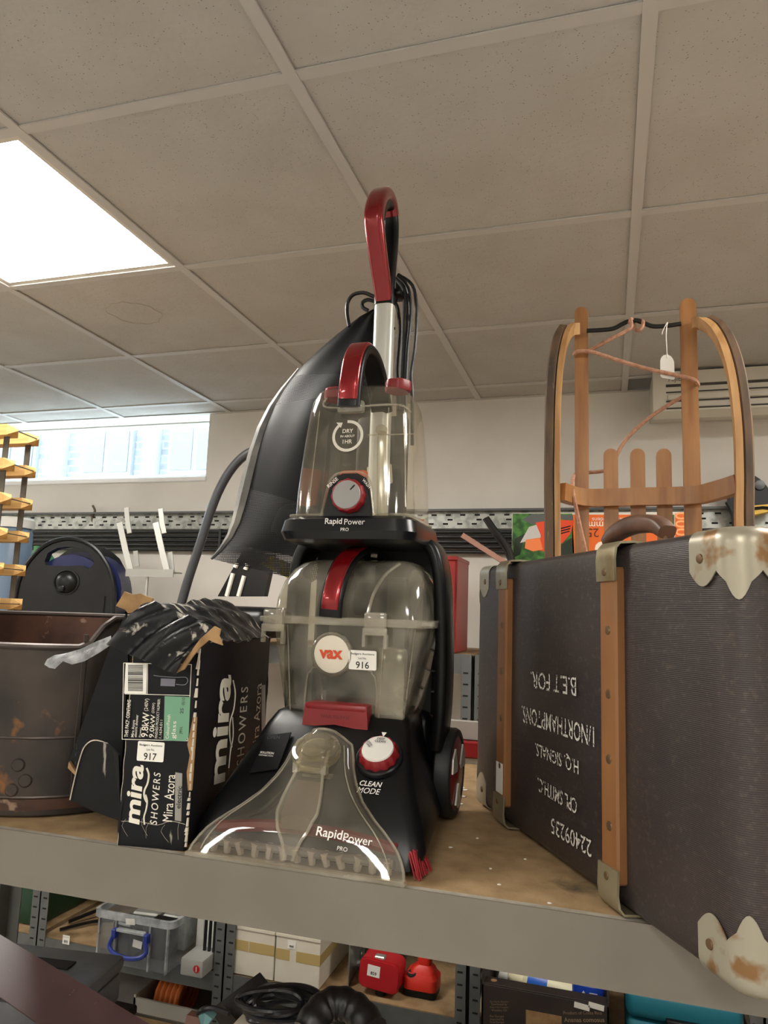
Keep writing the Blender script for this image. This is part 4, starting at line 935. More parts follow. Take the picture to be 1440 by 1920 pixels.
# ------------------------------------------------------------------ sledge
M_oak = mat('sledge_varnished_beech', (160, 112, 64), .42, c2=(132, 86, 46), nscale=10, stretch=(6, 6, .6), nlo=.35, nhi=.7)
M_oak2 = mat('sledge_pale_beech', (184, 142, 92), .5, c2=(156, 114, 68), nscale=10, stretch=(6, 6, .6))
M_sole = mat('runner_weathered', (100, 76, 54), .65, c2=(66, 54, 42), nscale=14, stretch=(3, 3, .5), c3=(168, 142, 108), n3=40, lo3=.66, hi3=.74)
M_iron = mat('black_iron', (32, 31, 30), .5, .4)
YSL = 1.67; DYS = .03
sl_ = thing('sledge', 'wooden sledge standing on end behind the suitcase', 'sledge', (.06, YSL, ZS+.001))
def slat(px, py, wd, nm='slat', round_=True, Y=YSL):
    t = P(px, py, Y); x = t.x; h = wd/2; z1 = t.z
    o = [(x-h, ZS+.0015), (x+h, ZS+.0015), (x+h, z1-h)]+[(x+h*math.cos(a*PI/8), z1-h+h*math.sin(a*PI/8)) for a in range(1, 8)]+[(x-h, z1-h)]
    mb = MB().prism([V3(a, Y-.006, b) for a, b in o], (0, .012, 0)); mb.build(nm, M_oak, sl_, world=True, angle=30)
slat(1090, 577, .030); slat(1289, 561, .034)
for px in (1145, 1195, 1244): slat(px, 842, .031)
# bent cross yoke in front of the slats, and a lower one hidden behind the suitcase
def yoke(dz):
    pts = [P(1052, 922, 1.565+DYS), P(1075, 930, 1.60+DYS), P(1110, 934, 1.622+DYS), P(1200, 932, 1.624+DYS), P(1300, 929, 1.622+DYS), P(1345, 920, 1.60+DYS), P(1385, 908, 1.565+DYS)]
    pts = [p+V3(0, 0, dz) for p in pts]
    MB().sweep(pts, [(-.019, -.011), (.019, -.011), (.019, .011), (-.019, .011)], (0, 0, 1), sub=5).build('yoke', M_oak, sl_, world=True, angle=30)
yoke(0); yoke(-.36)
for nm, pts, sg in (('runner', [(1393, 1000, 1.556), (1393, 900, 1.556), (1391, 820, 1.556), (1386, 760, 1.557), (1377, 700, 1.562), (1362, 650, 1.575), (1343, 618, 1.595), (1322, 606, 1.615), (1303, 611, 1.628)], 1), ('runner', [(1041, 1030, 1.556), (1040, 900, 1.556), (1041, 800, 1.556), (1043, 730, 1.559), (1048, 675, 1.566), (1056, 637, 1.58), (1066, 619, 1.60), (1080, 617, 1.622)], -1)):
    q = [P(p[0], p[1], p[2]+DYS) for p in pts]; q = [V3(q[0].x, q[0].y, ZS+.0015), V3(q[0].x, q[0].y, 1.4)]+q
    a0, a1 = (-.014, .000) if sg > 0 else (.000, .011)
    MB().sweep(q, [(a0, -.013), (a1, -.013), (a1, .013), (a0, .013)], (1, 0, 0), sub=4).build(nm, M_oak2, sl_, world=True, angle=30)
    b0, b1 = (.001, .020) if sg > 0 else (-.022, -.001)
    MB().sweep(q[:-1], [(b0, -.009), (b0+.003, -.013), (b1-.003, -.013), (b1, -.009), (b1, .012), (b0, .012)], (1, 0, 0), sub=4).build('runner_sole', M_sole, sl_, world=True, angle=30)
MB().tube([P(a, b, 1.626+DYS) for a, b in ((1100, 620), (1125, 619), (1150, 616), (1168, 607), (1180, 602), (1195, 601), (1210, 607), (1225, 612), (1250, 611), (1277, 607))], .0052, 8, 4).build('tow_bar', M_iron, sl_, world=True)
M_rope = mat('pink_cord', (186, 142, 116), .85, c2=(160, 114, 90), nscale=120, bump=.4, bscale=300)
rp = MB()
yf, yb = 1.612+DYS, 1.664+DYS
rp.tube([P(a, b, y if y in (yf, yb) else y+DYS) for a, b, y in ((1182, 598, 1.618), (1184, 612, 1.612), (1175, 620, yf), (1140, 638, yf), (1105, 657, 1.63), (1094, 660, yb), (1080, 661, 1.652), (1077, 664, 1.62), (1084, 659, yf), (1110, 660, yf), (1160, 676, yf), (1215, 692, yf), (1270, 704, yf), (1298, 711, yf), (1308, 719, 1.63), (1305, 727, yb), (1290, 738, yb), (1255, 758, yb), (1215, 785, yb), (1185, 812, yb), (1168, 832, yb), (1157, 852, yb), (1145, 878, yb), (1125, 884, yb), (1100, 886, yb), (1080, 889, 1.648), (1074, 900, 1.615), (1075, 925, 1.585), (1083, 965, 1.59), (1092, 1005, 1.60), (1100, 1040, 1.605))], .0044, 7, 5)
rp.tube([P(a, b, y if y in (yf, yb) else y+DYS) for a, b, y in ((1180, 606, 1.615), (1184, 598, 1.620), (1188, 606, 1.634), (1192, 618, 1.620), (1200, 618, 1.614), (1206, 608, 1.618), (1203, 600, 1.630), (1197, 606, 1.634))], .0042, 7, 4)
tag(rp.build('tow_cord', M_rope), 'pinkish cord tied to the sledge bar and wound round its slats', 'cord')
tg = thing('price_tag', 'blank white swing tag hanging from the sledge tow bar', 'tag', P(1250, 690, 1.617+DYS))
to = [(1238, 676), (1240, 670), (1244, 666), (1251, 664), (1258, 668), (1262, 673), (1264, 678), (1265, 710), (1262, 712), (1241, 708), (1238, 704)]
MB().prism([P(a, b, 1.617+DYS) for a, b in to], (0, .0008, 0)).build('card', M_paper, tg, world=True, angle=0)
MB().tube([P(a, b, 1.6165+DYS) for a, b in ((1251, 672), (1250, 650), (1249, 630), (1250, 612))], .0011, 5, 3).tube([P(a, b, 1.616+DYS) for a, b in ((1250, 612), (1252, 604), (1248, 610), (1243, 620), (1241, 627))], .0010, 5, 3).build('string', M_paper, tg, world=True)

# ------------------------------------------------------------------ rusty tub
M_rust = mat('rusty_sheet_metal', (66, 58, 52), .45, .4, c2=(46, 42, 40), nscale=9, c3=(132, 88, 46), n3=14, lo3=.62, hi3=.70)
M_rusti = mat('rusty_inside', (96, 66, 54), .45, .4, c2=(72, 52, 44), nscale=16, c3=(150, 126, 106), n3=30, lo3=.64, hi3=.7)
M_wire = mat('tub_rim_dark', (70, 62, 58), .4, .5)
TC = V3(-1.005, 1.205, ZS+.001); TR = .192
tb = thing('metal_tub', 'rusty dark metal tub with a dipped front rim at left', 'tub', TC)
def rimz(a):   # a: angle, front = -90 deg
    d = abs((a+PI/2+PI) % (2*PI)-PI)
    k = min(1, max(0, (d-.82)/.25)); k = k*k*(3-2*k); return .277+(.327-.277)*k
NA = 64
def tl_(r, f): return [V3(math.cos(k*2*PI/NA)*r, math.sin(k*2*PI/NA)*r, f(k*2*PI/NA)) for k in range(NA)]
lps = [tl_(TR-.010, lambda a: .0), tl_(TR-.004, lambda a: .004), tl_(TR-.004, lambda a: .030), tl_(TR, lambda a: .034), tl_(TR, lambda a: .09)]+[tl_(TR+.001*math.sin(j*2), lambda a, j=j: .09+(rimz(a)-.09)*j/6) for j in range(1, 7)]
MB().loft(lps, True, False).build('outer_wall', M_rust, tb, angle=30)
lpi = [tl_(TR-.004, lambda a: .012)]+[tl_(TR-.0025, lambda a, j=j: .012+(rimz(a)-.012)*j/5) for j in range(1, 6)]
MB().loft(lpi, True, False).build('inner_wall', M_rusti, tb, angle=30)
MB().tube([p+V3(0, 0, .001) for p in tl_(TR+.001, rimz)], .0055, 8, 1, closed=True).build('rolled_rim', M_wire, tb)
MB().tube(tl_(TR, lambda a: .128), .0028, 6, 1, closed=True).tube(tl_(TR-.002, lambda a: .033), .003, 6, 1, closed=True).build('hoop', M_wire, tb)
a = math.radians(-42); MB().box((-.004, -.0015, .034), (.004, .002, .30), .001, 1).xf(Matrix.Rotation(a+PI/2, 4, 'Z')).xf(Matrix.Translation((math.cos(a)*(TR+.001), math.sin(a)*(TR+.001), 0))).build('seam', M_rust, tb)
for a_, z_ in ((-68, .085), (-64, .060), (-70, .045)):
    a = math.radians(a_); n = V3(math.cos(a), math.sin(a), 0)
    MB().lathe(n*(TR-.001)+V3(0, 0, z_), n, [(0, .012), (.003, .009), (.0035, .005), (.002, 0)], 14).build('dent_boss', M_rust, tb)
# ------------------------------------------------------------------ things on top of the far racks
ZF = FTOP+.002
# hose reel
M_reelb = mat('reel_black', (18, 18, 19), .33, c2=(24, 24, 25), nscale=10, spec=.35); M_blue = mat('reel_blue', (14, 26, 84), .3)
rl = thing('hose_reel', 'black D shaped hose reel with blue drum behind the rusty tub', 'hose reel', V3(P(118, 1120, 2.50).x, 2.56, ZF), math.radians(20))
def dshape(w, h, n=16, k=1.0):
    pts = [(-w/2, 0), (w/2, 0), (w/2*.96, h*.45)]
    r = w/2*.96
    pts += [(r*math.cos(t*PI/n)*1.0, h*.45+(h*.55)*math.sin(t*PI/n)) for t in range(1, n)]
    pts += [(-w/2*.96, h*.45)]
    return pts
def reelpanel(y, th, name):
    W, H = .40, .385
    out = dshape(W, H); inn = [(-.095, .285), (-.085, .325), (-.045, .352), (0, .358), (.045, .352), (.085, .325), (.105, .285), (.085, .262), (.05, .275), (0, .270), (-.06, .268), (-.09, .272)]
    # body below the opening plus arch: bridge outline with hole through a slit
    mb = MB()
    lo = [p for p in out if p[1] <= .262]; 
    body = [(-W/2, 0), (W/2, 0), (W/2*.96, .173), (.176, .24), (.150, .285), (.105, .285), (.085, .262), (.05, .275), (0, .270), (-.06, .268), (-.09, .272), (-.095, .285), (-.150, .285), (-.176, .24), (-W/2*.96, .173)]
    arch_ = [(.105, .285), (.150, .285), (.125, .325), (.085, .357), (.045, .374), (0, .380), (-.045, .374), (-.085, .357), (-.125, .325), (-.150, .285), (-.095, .285), (-.085, .320), (-.05, .342), (0, .349), (.05, .342), (.085, .322)]
    mb.prism([(x, y, z) for x, z in body], (0, th, 0)); mb.prism([(x, y, z) for x, z in arch_], (0, th, 0))
    return mb.build(name, M_reelb, rl, angle=35)
reelpanel(-.09, .045, 'side_panel'); reelpanel(.14, .03, 'side_panel')
MB().tube([V3(x*1.0, -.092, z) for x, z in [(-.200, 0), (-.192, .173), (-.172, .25), (-.146, .298), (-.108, .342), (-.06, .370), (0, .382), (.06, .370), (.108, .342), (.146, .298), (.172, .25), (.192, .173), (.200, 0)]], .009, 8, 4).build('panel_rim', M_reelb, rl)
MB().cyl((0, -.05, .17), (0, .15, .17), .150, 28).build('drum', M_blue, rl)
MB().cyl((.04, -.03, .17), (.04, .12, .17), .165, 28).build('drum_guard', mat('reel_blue_dark', (20, 32, 84), .35), rl)
kn_ = MB().lathe((.0, -.091, .205), (0, -1, 0), [(0, .052), (.004, .052), (.005, .046), (.002, .044), (.012, .036), (.018, .02), (.02, 0)], 28).build('knob', M_reelb, rl)
MB().box((-.026, -.118, .165), (.002, -.104, .19), .005, 2).build('knob_clip', M_vgloss, kn_)
MB().box((.150, -.07, .02), (.170, -.09, .16), .006, 2).build('side_slot', M_dark, rl)
# wine rack on the back of the front shelf, seen from its side
M_pine = mat('rack_pine', (196, 158, 98), .55, c2=(176, 136, 78), nscale=12, stretch=(1, 8, 8)); M_strip = mat('rack_steel', (98, 94, 86), .45, .6)
YW0, YW1 = 1.56, 1.655
wx_ = [P(27, 870, YW0).x, P(68, 870, YW1).x]
wr = thing('wine_rack', 'pine and galvanised steel wine rack at the left edge', 'rack', V3(-1.6, 1.6, ZS+.001))
zr = [P(68, yy, YW1).z for yy in (824, 888, 945, 1006, 1070)]
zst = (zr[0]-zr[4])/4; zl = [zr[0]-zst*k for k in range(9)]; zl = [z for z in zl if z > ZS+.03]
for c_, (y, xr) in enumerate(zip((YW0, YW1), wx_)):
    for k, z in enumerate(zl):
        prof = [(-.021, -.015), (.021, -.015), (.021, .015), (-.021, .015)]
        mb = MB(); mb.loft([[V3(xr-.21, y+a, z+b) for a, b in prof], [V3(xr-.018, y+a, z+b) for a, b in prof], [V3(xr, y+a*.06, z+b*.1) for a, b in prof]])
        mb.build('pine_block', M_pine, wr, world=True, angle=0)
    for xx in (xr-.035, xr-.185):
        MB().box((xx-.009, y-.0015, ZS+.002), (xx+.009, y+.0015, zl[0]+.004)).build('steel_strip', M_strip, wr, world=True, angle=0)
for k, z in enumerate(zl):
    MB().tube([V3(wx_[0]-.004, YW0, z), V3(wx_[1]-.004, YW1, z)], .0018, 4, 1).build('cross_strip', M_strip, wr, world=True, angle=0)
# plastic water container behind the rack
wc_ = thing('water_container', 'blue grey plastic canister with white cap behind the wine rack', 'canister', V3(P(20, 1050, 2.6).x, 2.6, ZF))
MB().lathe((0, 0, 0), (0, 0, 1), [(0, .075), (.02, .085), (.42, .08), (.44, .07), (.45, .0)], 28).build('canister_body', mat('canister_blue', (112, 134, 158), .4), wc_)
MB().lathe((.0, 0, .44), (0, 0, 1), [(0, .084), (.035, .084), (.045, .075), (.045, 0)], 28).build('canister_cap', M_white, wc_)
gb = MB().lathe((P(75, 1040, 2.85).x, 2.85, ZF), (0, 0, 1), [(0, .05), (.02, .085), (.30, .085), (.345, .055), (.36, .03), (.385, .03), (.385, 0)], 20).build('green_bottle', mat('green_plastic', (90, 168, 110), .35)); tag(gb, 'pale green plastic bottle behind the hose reel', 'bottle')
# metal bracket stand
M_alu = mat('aluminium_flat', (176, 176, 170), .38, .6)
YB_ = 2.42
bs = thing('metal_bracket', 'bare metal hook bracket stand in front of the cable tray', 'bracket', V3(P(270, 1100, YB_).x, YB_, ZF))
def flat(pts, w, t=.006, Y=YB_): return MB().sweep([P(a, b, Y if len(q) == 0 else q[0]) for a, b, *q in pts], [(-w/2, -t/2), (w/2, -t/2), (w/2, t/2), (-w/2, t/2)], CR)
flat([(224, 980), (235, 1030), (247, 1078)], .022, Y=YB_-.02).build('arm', M_alu, bs, world=True, angle=30)
flat([(292, 980), (303, 1030), (315, 1078)], .022, Y=YB_-.02).build('arm', M_alu, bs, world=True, angle=30)
flat([(237, 952), (239, 975), (243, 1000)], .018, Y=YB_+.05).build('back_arm', M_alu, bs, world=True, angle=30)
flat([(301, 954), (304, 980), (308, 1000)], .018, Y=YB_+.05).build('back_arm', M_alu, bs, world=True, angle=30)
flat([(254, 1033), (257, 1062)], .018, Y=YB_+.03).build('back_arm', M_alu, bs, world=True, angle=30)
flat([(319, 1035), (323, 1072)], .018, Y=YB_+.03).build('back_arm', M_alu, bs, world=True, angle=30)
a, b = P(238, 1064, YB_-.02), P(327, 1066, YB_-.02)
MB().box((a.x, YB_-.024, a.z-.018), (b.x, YB_+.035, a.z-.013)).box((a.x, YB_-.026, a.z-.034), (b.x, YB_-.022, a.z-.005)).build('cross_plate', M_alu, bs, world=True, angle=0)
c = P(277, 1075, YB_-.01); MB().cyl((c.x, c.y, ZF+.004), (c.x, c.y, c.z), .006, 8).build('stem', M_alu, bs, world=True)
MB().lathe((c.x, c.y, ZF), (0, 0, 1), [(0, .07), (.006, .07), (.008, .02), (.008, 0)], 20).build('foot', M_alu, bs, world=True)
# second vacuum cleaner with bent tube
M_gtube = mat('grey_tube', (62, 64, 68), .3)
YV = 2.30
v2 = thing('cylinder_vacuum', 'black vacuum cleaner with a long bent wand behind the shower carton', 'vacuum cleaner', V3(P(430, 1150, YV).x, YV, ZF))
MB().tube([P(a, b, YV-.04) for a, b in ((335, 1150), (352, 1090), (375, 1020), (398, 950), (418, 905), (440, 872), (465, 850), (490, 845), (520, 850))], .0165, 12, 4).build('wand', M_gtube, v2, world=True)
q0 = [P(408, 1118, YV), P(455, 1032, YV), P(512, 1040, YV), P(495, 1118, YV)]
MB().prism(q0, (0, .03, 0)).build('floor_head', M_reelb, v2, world=True, angle=30)
for a, b, c_, d in ((425, 1118, 437, 1075), (447, 1118, 458, 1080), (441, 1064, 445, 1056), (460, 1068, 464, 1058)):
    MB().tube([P(a, b, YV-.004), P(c_, d, YV-.004)], .008, 8, 1).build('pale_slot', M_white, v2, world=True)
x0 = P(340, 1150, YV).x; x1 = P(500, 1150, YV).x
MB().box((x0, YV+.0, ZF+.02), (x1, YV+.3, ZF+.13), .04, 3).build('vacuum_body', M_reelb, v2, world=True)
for x in (x0+.03, x1-.03):
    for y in (YV+.05, YV+.24): MB().cyl((x-.012, y, ZF+.031), (x+.012, y, ZF+.031), .031, 16).build('wheel', M_black, v2, world=True)
# red cabinet
M_redm = mat('red_enamel', (150, 44, 42), .35)
a = P(833, 1045, 2.42); b = P(858, 1045, 2.42)
rcx = thing('red_cabinet', 'narrow red metal cabinet on the rack right of the carpet cleaner', 'cabinet', (b.x-.09, 2.51, ZF))
MB().box((-.09, -.09, 0), (.09, .12, a.z-ZF), .004, 1).build('cabinet_body', M_redm, rcx, angle=0)
MB().box((-.085, -.096, .008), (.085, -.090, a.z-ZF-.012), .002, 1).build('cabinet_door', M_redm, rcx, angle=0)
MB().box((-.092, -.098, a.z-ZF-.010), (.092, .122, a.z-ZF+.004), .002, 1).build('cabinet_top', M_redm, rcx, angle=0)
# grass trimmer box, standing on its head
M_org = mat('print_orange', (226, 104, 30), .55); M_grs = mat('print_grass', (74, 132, 52), .6, c2=(36, 78, 30), nscale=45, nlo=.4, nhi=.6); M_sh = mat('print_shadow', (30, 44, 28), .6)
YT = 2.44
tx0 = P(960, 962, YT).x; tx1 = P(1291, 962, YT).x; tz1 = P(1100, 961, YT).z
tbx = thing('trimmer_box', 'orange and green garden trimmer box upside down behind the sledge', 'box', ((tx0+tx1)/2, YT+.06, ZF))
MB().box((tx0, YT, ZF), (tx1, YT+.15, tz1), .002, 1).build('box_body', mat('box_white', (214, 208, 196), .6), tbx, world=True, angle=0)
PY = lambda y: y
def pr_(pts, m, nm, d=.001): return MB().prism([P(a, b, YT-d) for a, b in pts], (0, .0006, 0)).build(nm, m, tbx, world=True, angle=0)
pr_([(961, 963), (1073, 963), (1080, 1100), (960, 1100)], M_grs, 'grass_print', .001)
pr_([(1073, 965), (1258, 965), (1258, 1110), (1073, 1110)], M_org, 'orange_print', .001)
pr_([(1258, 965), (1264, 965), (1264, 1110), (1258, 1110)], MATS['print_grass'], 'green_stripe', .0012); pr_([(1266, 963), (1290, 963), (1290, 1110), (1266, 1110)], M_org, 'orange_stripe', .001)
pr_([(965, 1010), (985, 1000), (975, 1040), (962, 1046)], M_sh, 'shade_print', .0016); pr_([(1048, 1025), (1072, 1008), (1075, 1050), (1045, 1052)], M_sh, 'shade_print', .0016)
pr_([(978, 974), (998, 964), (1074, 966), (1075, 975), (1030, 972), (1000, 984)], mat('print_grey_tool', (90, 92, 92), .5), 'tool_print', .002)
pr_([(1004, 980), (1040, 974), (1076, 976), (1070, 1000), (1055, 1018), (1020, 1034), (995, 1028), (1015, 1006)], mat('print_red_orange', (222, 72, 30), .5), 'tool_print', .0024)
pr_([(986, 1012), (1012, 1008), (1018, 1030), (1000, 1034), (984, 1028)], mat('print_highlight', (238, 130, 70), .5), 'tool_print', .0028)
pr_([(975, 1018), (992, 988), (1012, 982), (1014, 1008)], mat('print_pale', (196, 192, 186), .5), 'tool_print', .002)
for k in range(3): pr_([(1051-k*1.5, 990+k*5), (1070-k, 985+k*5), (1070-k, 987+k*5), (1051-k*1.5, 992.5+k*5)], M_dark, 'tool_print', .003)
M_tw = mat('box_print_white', (240, 226, 206), .6)
def utext(s, px, py, w, m, **kw): 
    c = P(px, py, YT-.002); a = P(px-w/2, py, YT-.002); b = P(px+w/2, py, YT-.002)
    text('lettering', s, m, tbx, c, (-1, 0, 0), (0, 0, -1), w=(b-a).length, world=True, **kw)
utext('grass trimmer', 1140, 982, 110, M_tw, bold=.01); utext('for small gardens', 1150, 973, 80, M_tw); utext('25', 1112, 999, 22, mat('print_dark_brown', (96, 40, 10), .6)); utext('Go', 1150, 1035, 70, M_tw, bold=.03)
for s, px, w in (('cutting width', 1185, 50), ('electric', 1225, 40)): utext(s, px, 974, w, M_tw)
c = P(1278, 990, YT-.002); text('lettering', '0000', mat('print_pale_orange', (246, 170, 110), .6), tbx, c, (0, 0, 1), (-1, 0, 0), w=.10, world=True, bold=.01)
# shears and stick beside it
sh = thing('garden_shears', 'black garden shears leaning beside the trimmer box', 'shears', (P(935, 1030, 2.42).x, 2.42, ZF))
MB().tube([P(a, b, 2.40) for a, b in ((912, 971), (925, 990), (945, 1015), (958, 1040), (965, 1080), (968, 1130))], .010, 8, 3).build('blade', M_iron, sh, world=True)
MB().tube([P(a, b, 2.415) for a, b in ((909, 972), (930, 1005), (950, 1035), (960, 1070), (962, 1130))], .008, 8, 3).build('blade', M_iron, sh, world=True)
_t0 = P(866, 1003, 2.28); _t1 = P(955, 1060, 2.315); _k = (ZF+.008-_t0.z)/(_t1.z-_t0.z); _t2 = _t0+(_t1-_t0)*_k
st = MB().sweep([_t0, _t1, V3(_t2.x, _t2.y if _t2.y < 2.44 else 2.42, _t2.z)], [(-.008, -.006), (.008, -.006), (.008, .006), (-.008, .006)], (0, 0, 1)).build('wooden_stick', mat('pinkish_wood', (170, 128, 112), .6)); tag(st, 'thin pinkish wooden stick propped against the trimmer box', 'stick')
# black and yellow tool hung over the tray at right
YY = 2.93
pt = thing('power_tool', 'black and yellow power tool hung on the cable tray at the right edge', 'tool', P(1405, 930, YY))
o = [(1362, 903), (1368, 893), (1380, 888), (1395, 887), (1412, 890), (1425, 898), (1437, 910), (1452, 935), (1455, 950), (1410, 950), (1385, 952), (1375, 962)]
MB().prism([P(a, b, YY) for a, b in o], (0, .07, 0)).build('housing', M_black, pt, world=True, angle=30)
MB().prism([P(a, b, YY-.01) for a, b in ((1362, 940), (1382, 938), (1400, 950), (1392, 985), (1376, 985), (1374, 962))], (0, .04, 0)).build('mount', M_black, pt, world=True, angle=30)
MB().prism([P(a, b, YY-.012) for a, b in ((1398, 952), (1412, 948), (1455, 944), (1455, 956), (1420, 964), (1400, 966))], (0, .06, 0)).build('yellow_band', mat('tool_yellow', (226, 184, 30), .4), pt, world=True, angle=30)
MB().tube([P(a, b, YY-.014) for a, b in ((1408, 955), (1430, 952), (1455, 955))], .006, 6, 2).build('black_strap', M_black, pt, world=True)
MB().lathe(P(1424, 910, YY), (0, -1, 0), [(0, .02), (.008, .018), (.009, 0)], 18).build('lock_button', M_vgloss, pt, world=True)
# red and grey platform at the back of the front shelf
rt = thing('red_platform', 'low red framed platform with grey panel behind the carpet cleaner wheel', 'platform', (-.34, 1.86, ZS+.001))
M_gpan = mat('pale_grey_panel', (168, 166, 160), .4)
MB().box((-.30, -.02, 0), (.22, .04, .012)).build('foot_rail', M_gpan, rt, angle=0)
MB().box((-.30, -.025, .014), (.22, -.005, .052), .003, 1).box((-.30, .02, .014), (.22, .04, .052), .003, 1).build('red_frame', mat('red_frame', (140, 22, 30), .35), rt, angle=0)
for x in (-.28, .18): MB().box((x, -.015, .0125), (x+.02, .035, .02)).build('spacer', M_gpan, rt, angle=0)
MB().box((-.30, .0, .052), (.22, .012, .098), .002, 1).build('grey_panel', M_gpan, rt, angle=0)
# paint flakes and dust on the shelf
random.seed(11)
for px, py in ((866, 1478), (873, 1482), (868, 1494), (864, 1508), (895, 1573), (920, 1630), (985, 1612), (1030, 1695), (935, 1660), (845, 1590)):
    p = PZ(px, py, ZS); a = random.uniform(0, 3); s = .0035 if py > 1520 else .008
    o = MB().prism([V3(p.x+s*math.cos(a+t)*random.uniform(.5, 1), p.y+s*math.sin(a+t)*random.uniform(.5, 1), ZS+.0006) for t in (0, 1.2, 2.4, 3.6, 5)], (0, 0, .0008)).build('paint_flake', M_paper, angle=0)
    tag(o, 'small pale paint flake lying on the chipboard shelf', 'flake', 'paint flakes on the shelf')

# ------------------------------------------------------------------ lower level, far racks
ZL = FLOW+.0015
M_pp = clear('clear_storage_box', (226, 230, 232), .30, (196, 200, 204), .15, nscale=5, spread=.2); M_pp2 = clear('storage_box_rim', (206, 210, 212), .5, (212, 216, 218), .2)
a = P(172, 1795, 2.31); b = P(322, 1812, 2.31)
bxw = (b.x-a.x)*.98; bh = .172
sbx = thing('storage_box', 'clear plastic storage box with blue handle on the rack', 'storage box', V3((a.x+b.x)/2, 2.31, ZL))
def sbl(hx, y0, y1, r, z): return loopz(rr2(hx, (y1-y0)/2, r, 5, 0, (y0+y1)/2), z)
MB().loft([sbl(bxw*.43, .012, .36, .02, 0), sbl(bxw*.46, .004, .37, .022, .012), sbl(bxw*.485, 0, .375, .025, bh-.02)], True, False).build('box_wall', M_pp, sbx)
MB().ring([sbl(bxw*.485, 0, .375, .025, bh-.024), sbl(bxw*.52, -.014, .389, .03, bh-.022), sbl(bxw*.52, -.014, .389, .03, bh), sbl(bxw*.49, -.001, .376, .026, bh)]).build('box_rim', M_pp2, sbx)
for x in (-bxw*.22, bxw*.22, -bxw*.44, bxw*.44): MB().box((x-.003, -.006, .005), (x+.003, .004, bh-.02)).build('box_rib', M_pp2, sbx, angle=0)
hl = MB().tube([V3(-.062, -.022, .105), V3(-.072, -.026, .075), V3(-.05, -.034, .058), V3(0, -.038, .050), V3(.05, -.034, .056), V3(.072, -.026, .072), V3(.064, -.022, .10)], .0075, 8, 4).build('carry_handle', mat('blue_handle', (40, 62, 150), .35), sbx)
for x in (-.062, .064): MB().box((x-.008, -.026, .095), (x+.008, -.004, .125), .002, 1).build('handle_lug', MATS['blue_handle'], hl)
MB().box((-.055, -.022, .118), (.055, -.004, .128), .002, 1).build('handle_shelf', M_pp2, sbx)
plate((.024, -.007, .085), (1, 0, -.1), (0, 0, 1), .036, .024, .0005).build('price_sticker', M_paper, sbx, angle=0)
plate((-.004, -.016, .155), (1, 0, .1), (0, -.1, 1), .036, .020, .0005).build('price_sticker', M_paper, sbx, angle=0)
for k, (x, y, z, r_, m) in enumerate(((-.066, .075, .06, .042, M_vgloss), (.060, .075, .07, .045, M_black), (-.055, .185, .08, .05, M_alu), (-.055, .30, .07, .045, M_black), (.062, .20, .08, .05, M_galv))):
    o = MB().box((-r_, -r_*1.0, -.055), (r_, r_*1.0, .055), .006, 1).xf(Matrix.Translation(V3(sbx.location.x+x, 2.31+y, ZL+.068+.012*(k % 2))) @ Matrix.Rotation(.12*(k % 3-1), 4, 'Z')).build('hardware_piece', m); tag(o, ('dark grey', 'black', 'silver', 'small black', 'galvanised')[k] + ' metal part jumbled inside the clear storage box', 'metal part', 'parts in the clear storage box')
def stick(name, c, right, up, w, h, m=M_paper, parent=None, n3=None, txt=None):
    o = plate(c, right, up, w, h, .0006).build(name, m, parent, angle=0); return o
# shelf edge labels on the far rack beam
for px, py, s in ((124, 1762, '875'),):
    c = P(px, py, FYF-.004); o = stick('edge_label', c, (1, 0, 0), (0, 0, 1), .030, .030); tag(o, 'white lot label stuck on the dark rack beam', 'label')
    text('lettering', s, M_text_k, o, c+V3(0, -.001, -.006), (1, 0, 0), (0, 0, 1), w=.016, bold=.02); text('lettering', 'Badgers Auctions', M_text_k, o, c+V3(0, -.001, .009), (1, 0, 0), (0, 0, 1), w=.025)
# grinding disc leaning at the left
gd = thing('abrasive_disc', 'brown round disc leaning at the back of the rack', 'disc', V3(-1.82, 2.86, ZL))
MB().lathe((0, 0, .115), (.25, -.9, .3), [(-.012, .115), (.008, .115), (.012, .105), (.012, .03), (.016, .0)], 32).build('disc_plate', mat('disc_brown', (120, 92, 66), .6, c2=(94, 72, 54), nscale=12), gd)
MB().box((.02, -.02, 0), (.16, .10, .10), .02, 2).build('disc_motor', M_reelb, gd)
cbx = MB().tube([V3(-1.98, 2.52, ZL+.012), V3(-1.92, 2.62, ZL+.03), V3(-1.86, 2.72, ZL+.05), V3(-1.83, 2.80, ZL+.10)], .007, 6, 4).tube([V3(-1.97, 2.46, ZL+.007), V3(-1.90, 2.55, ZL+.012), V3(-1.84, 2.60, ZL+.008)], .006, 6, 4).build('rubber_hose', M_cord); tag(cbx, 'thin black hose lying on the rack beside the brown disc', 'hose')
# green crate with yellow lid at far left
gc = thing('green_crate', 'dark green crate with a yellow lid at the far left rack', 'crate', (-2.22, 2.62, ZL))
MB().box((-.17, -.16, 0), (.15, .16, .20), .012, 2).build('crate_body', mat('crate_green', (26, 62, 40), .45), gc); MB().box((-.18, -.17, .20), (.16, .17, .235), .008, 2).build('crate_lid', mat('crate_yellow', (222, 200, 40), .4), gc)
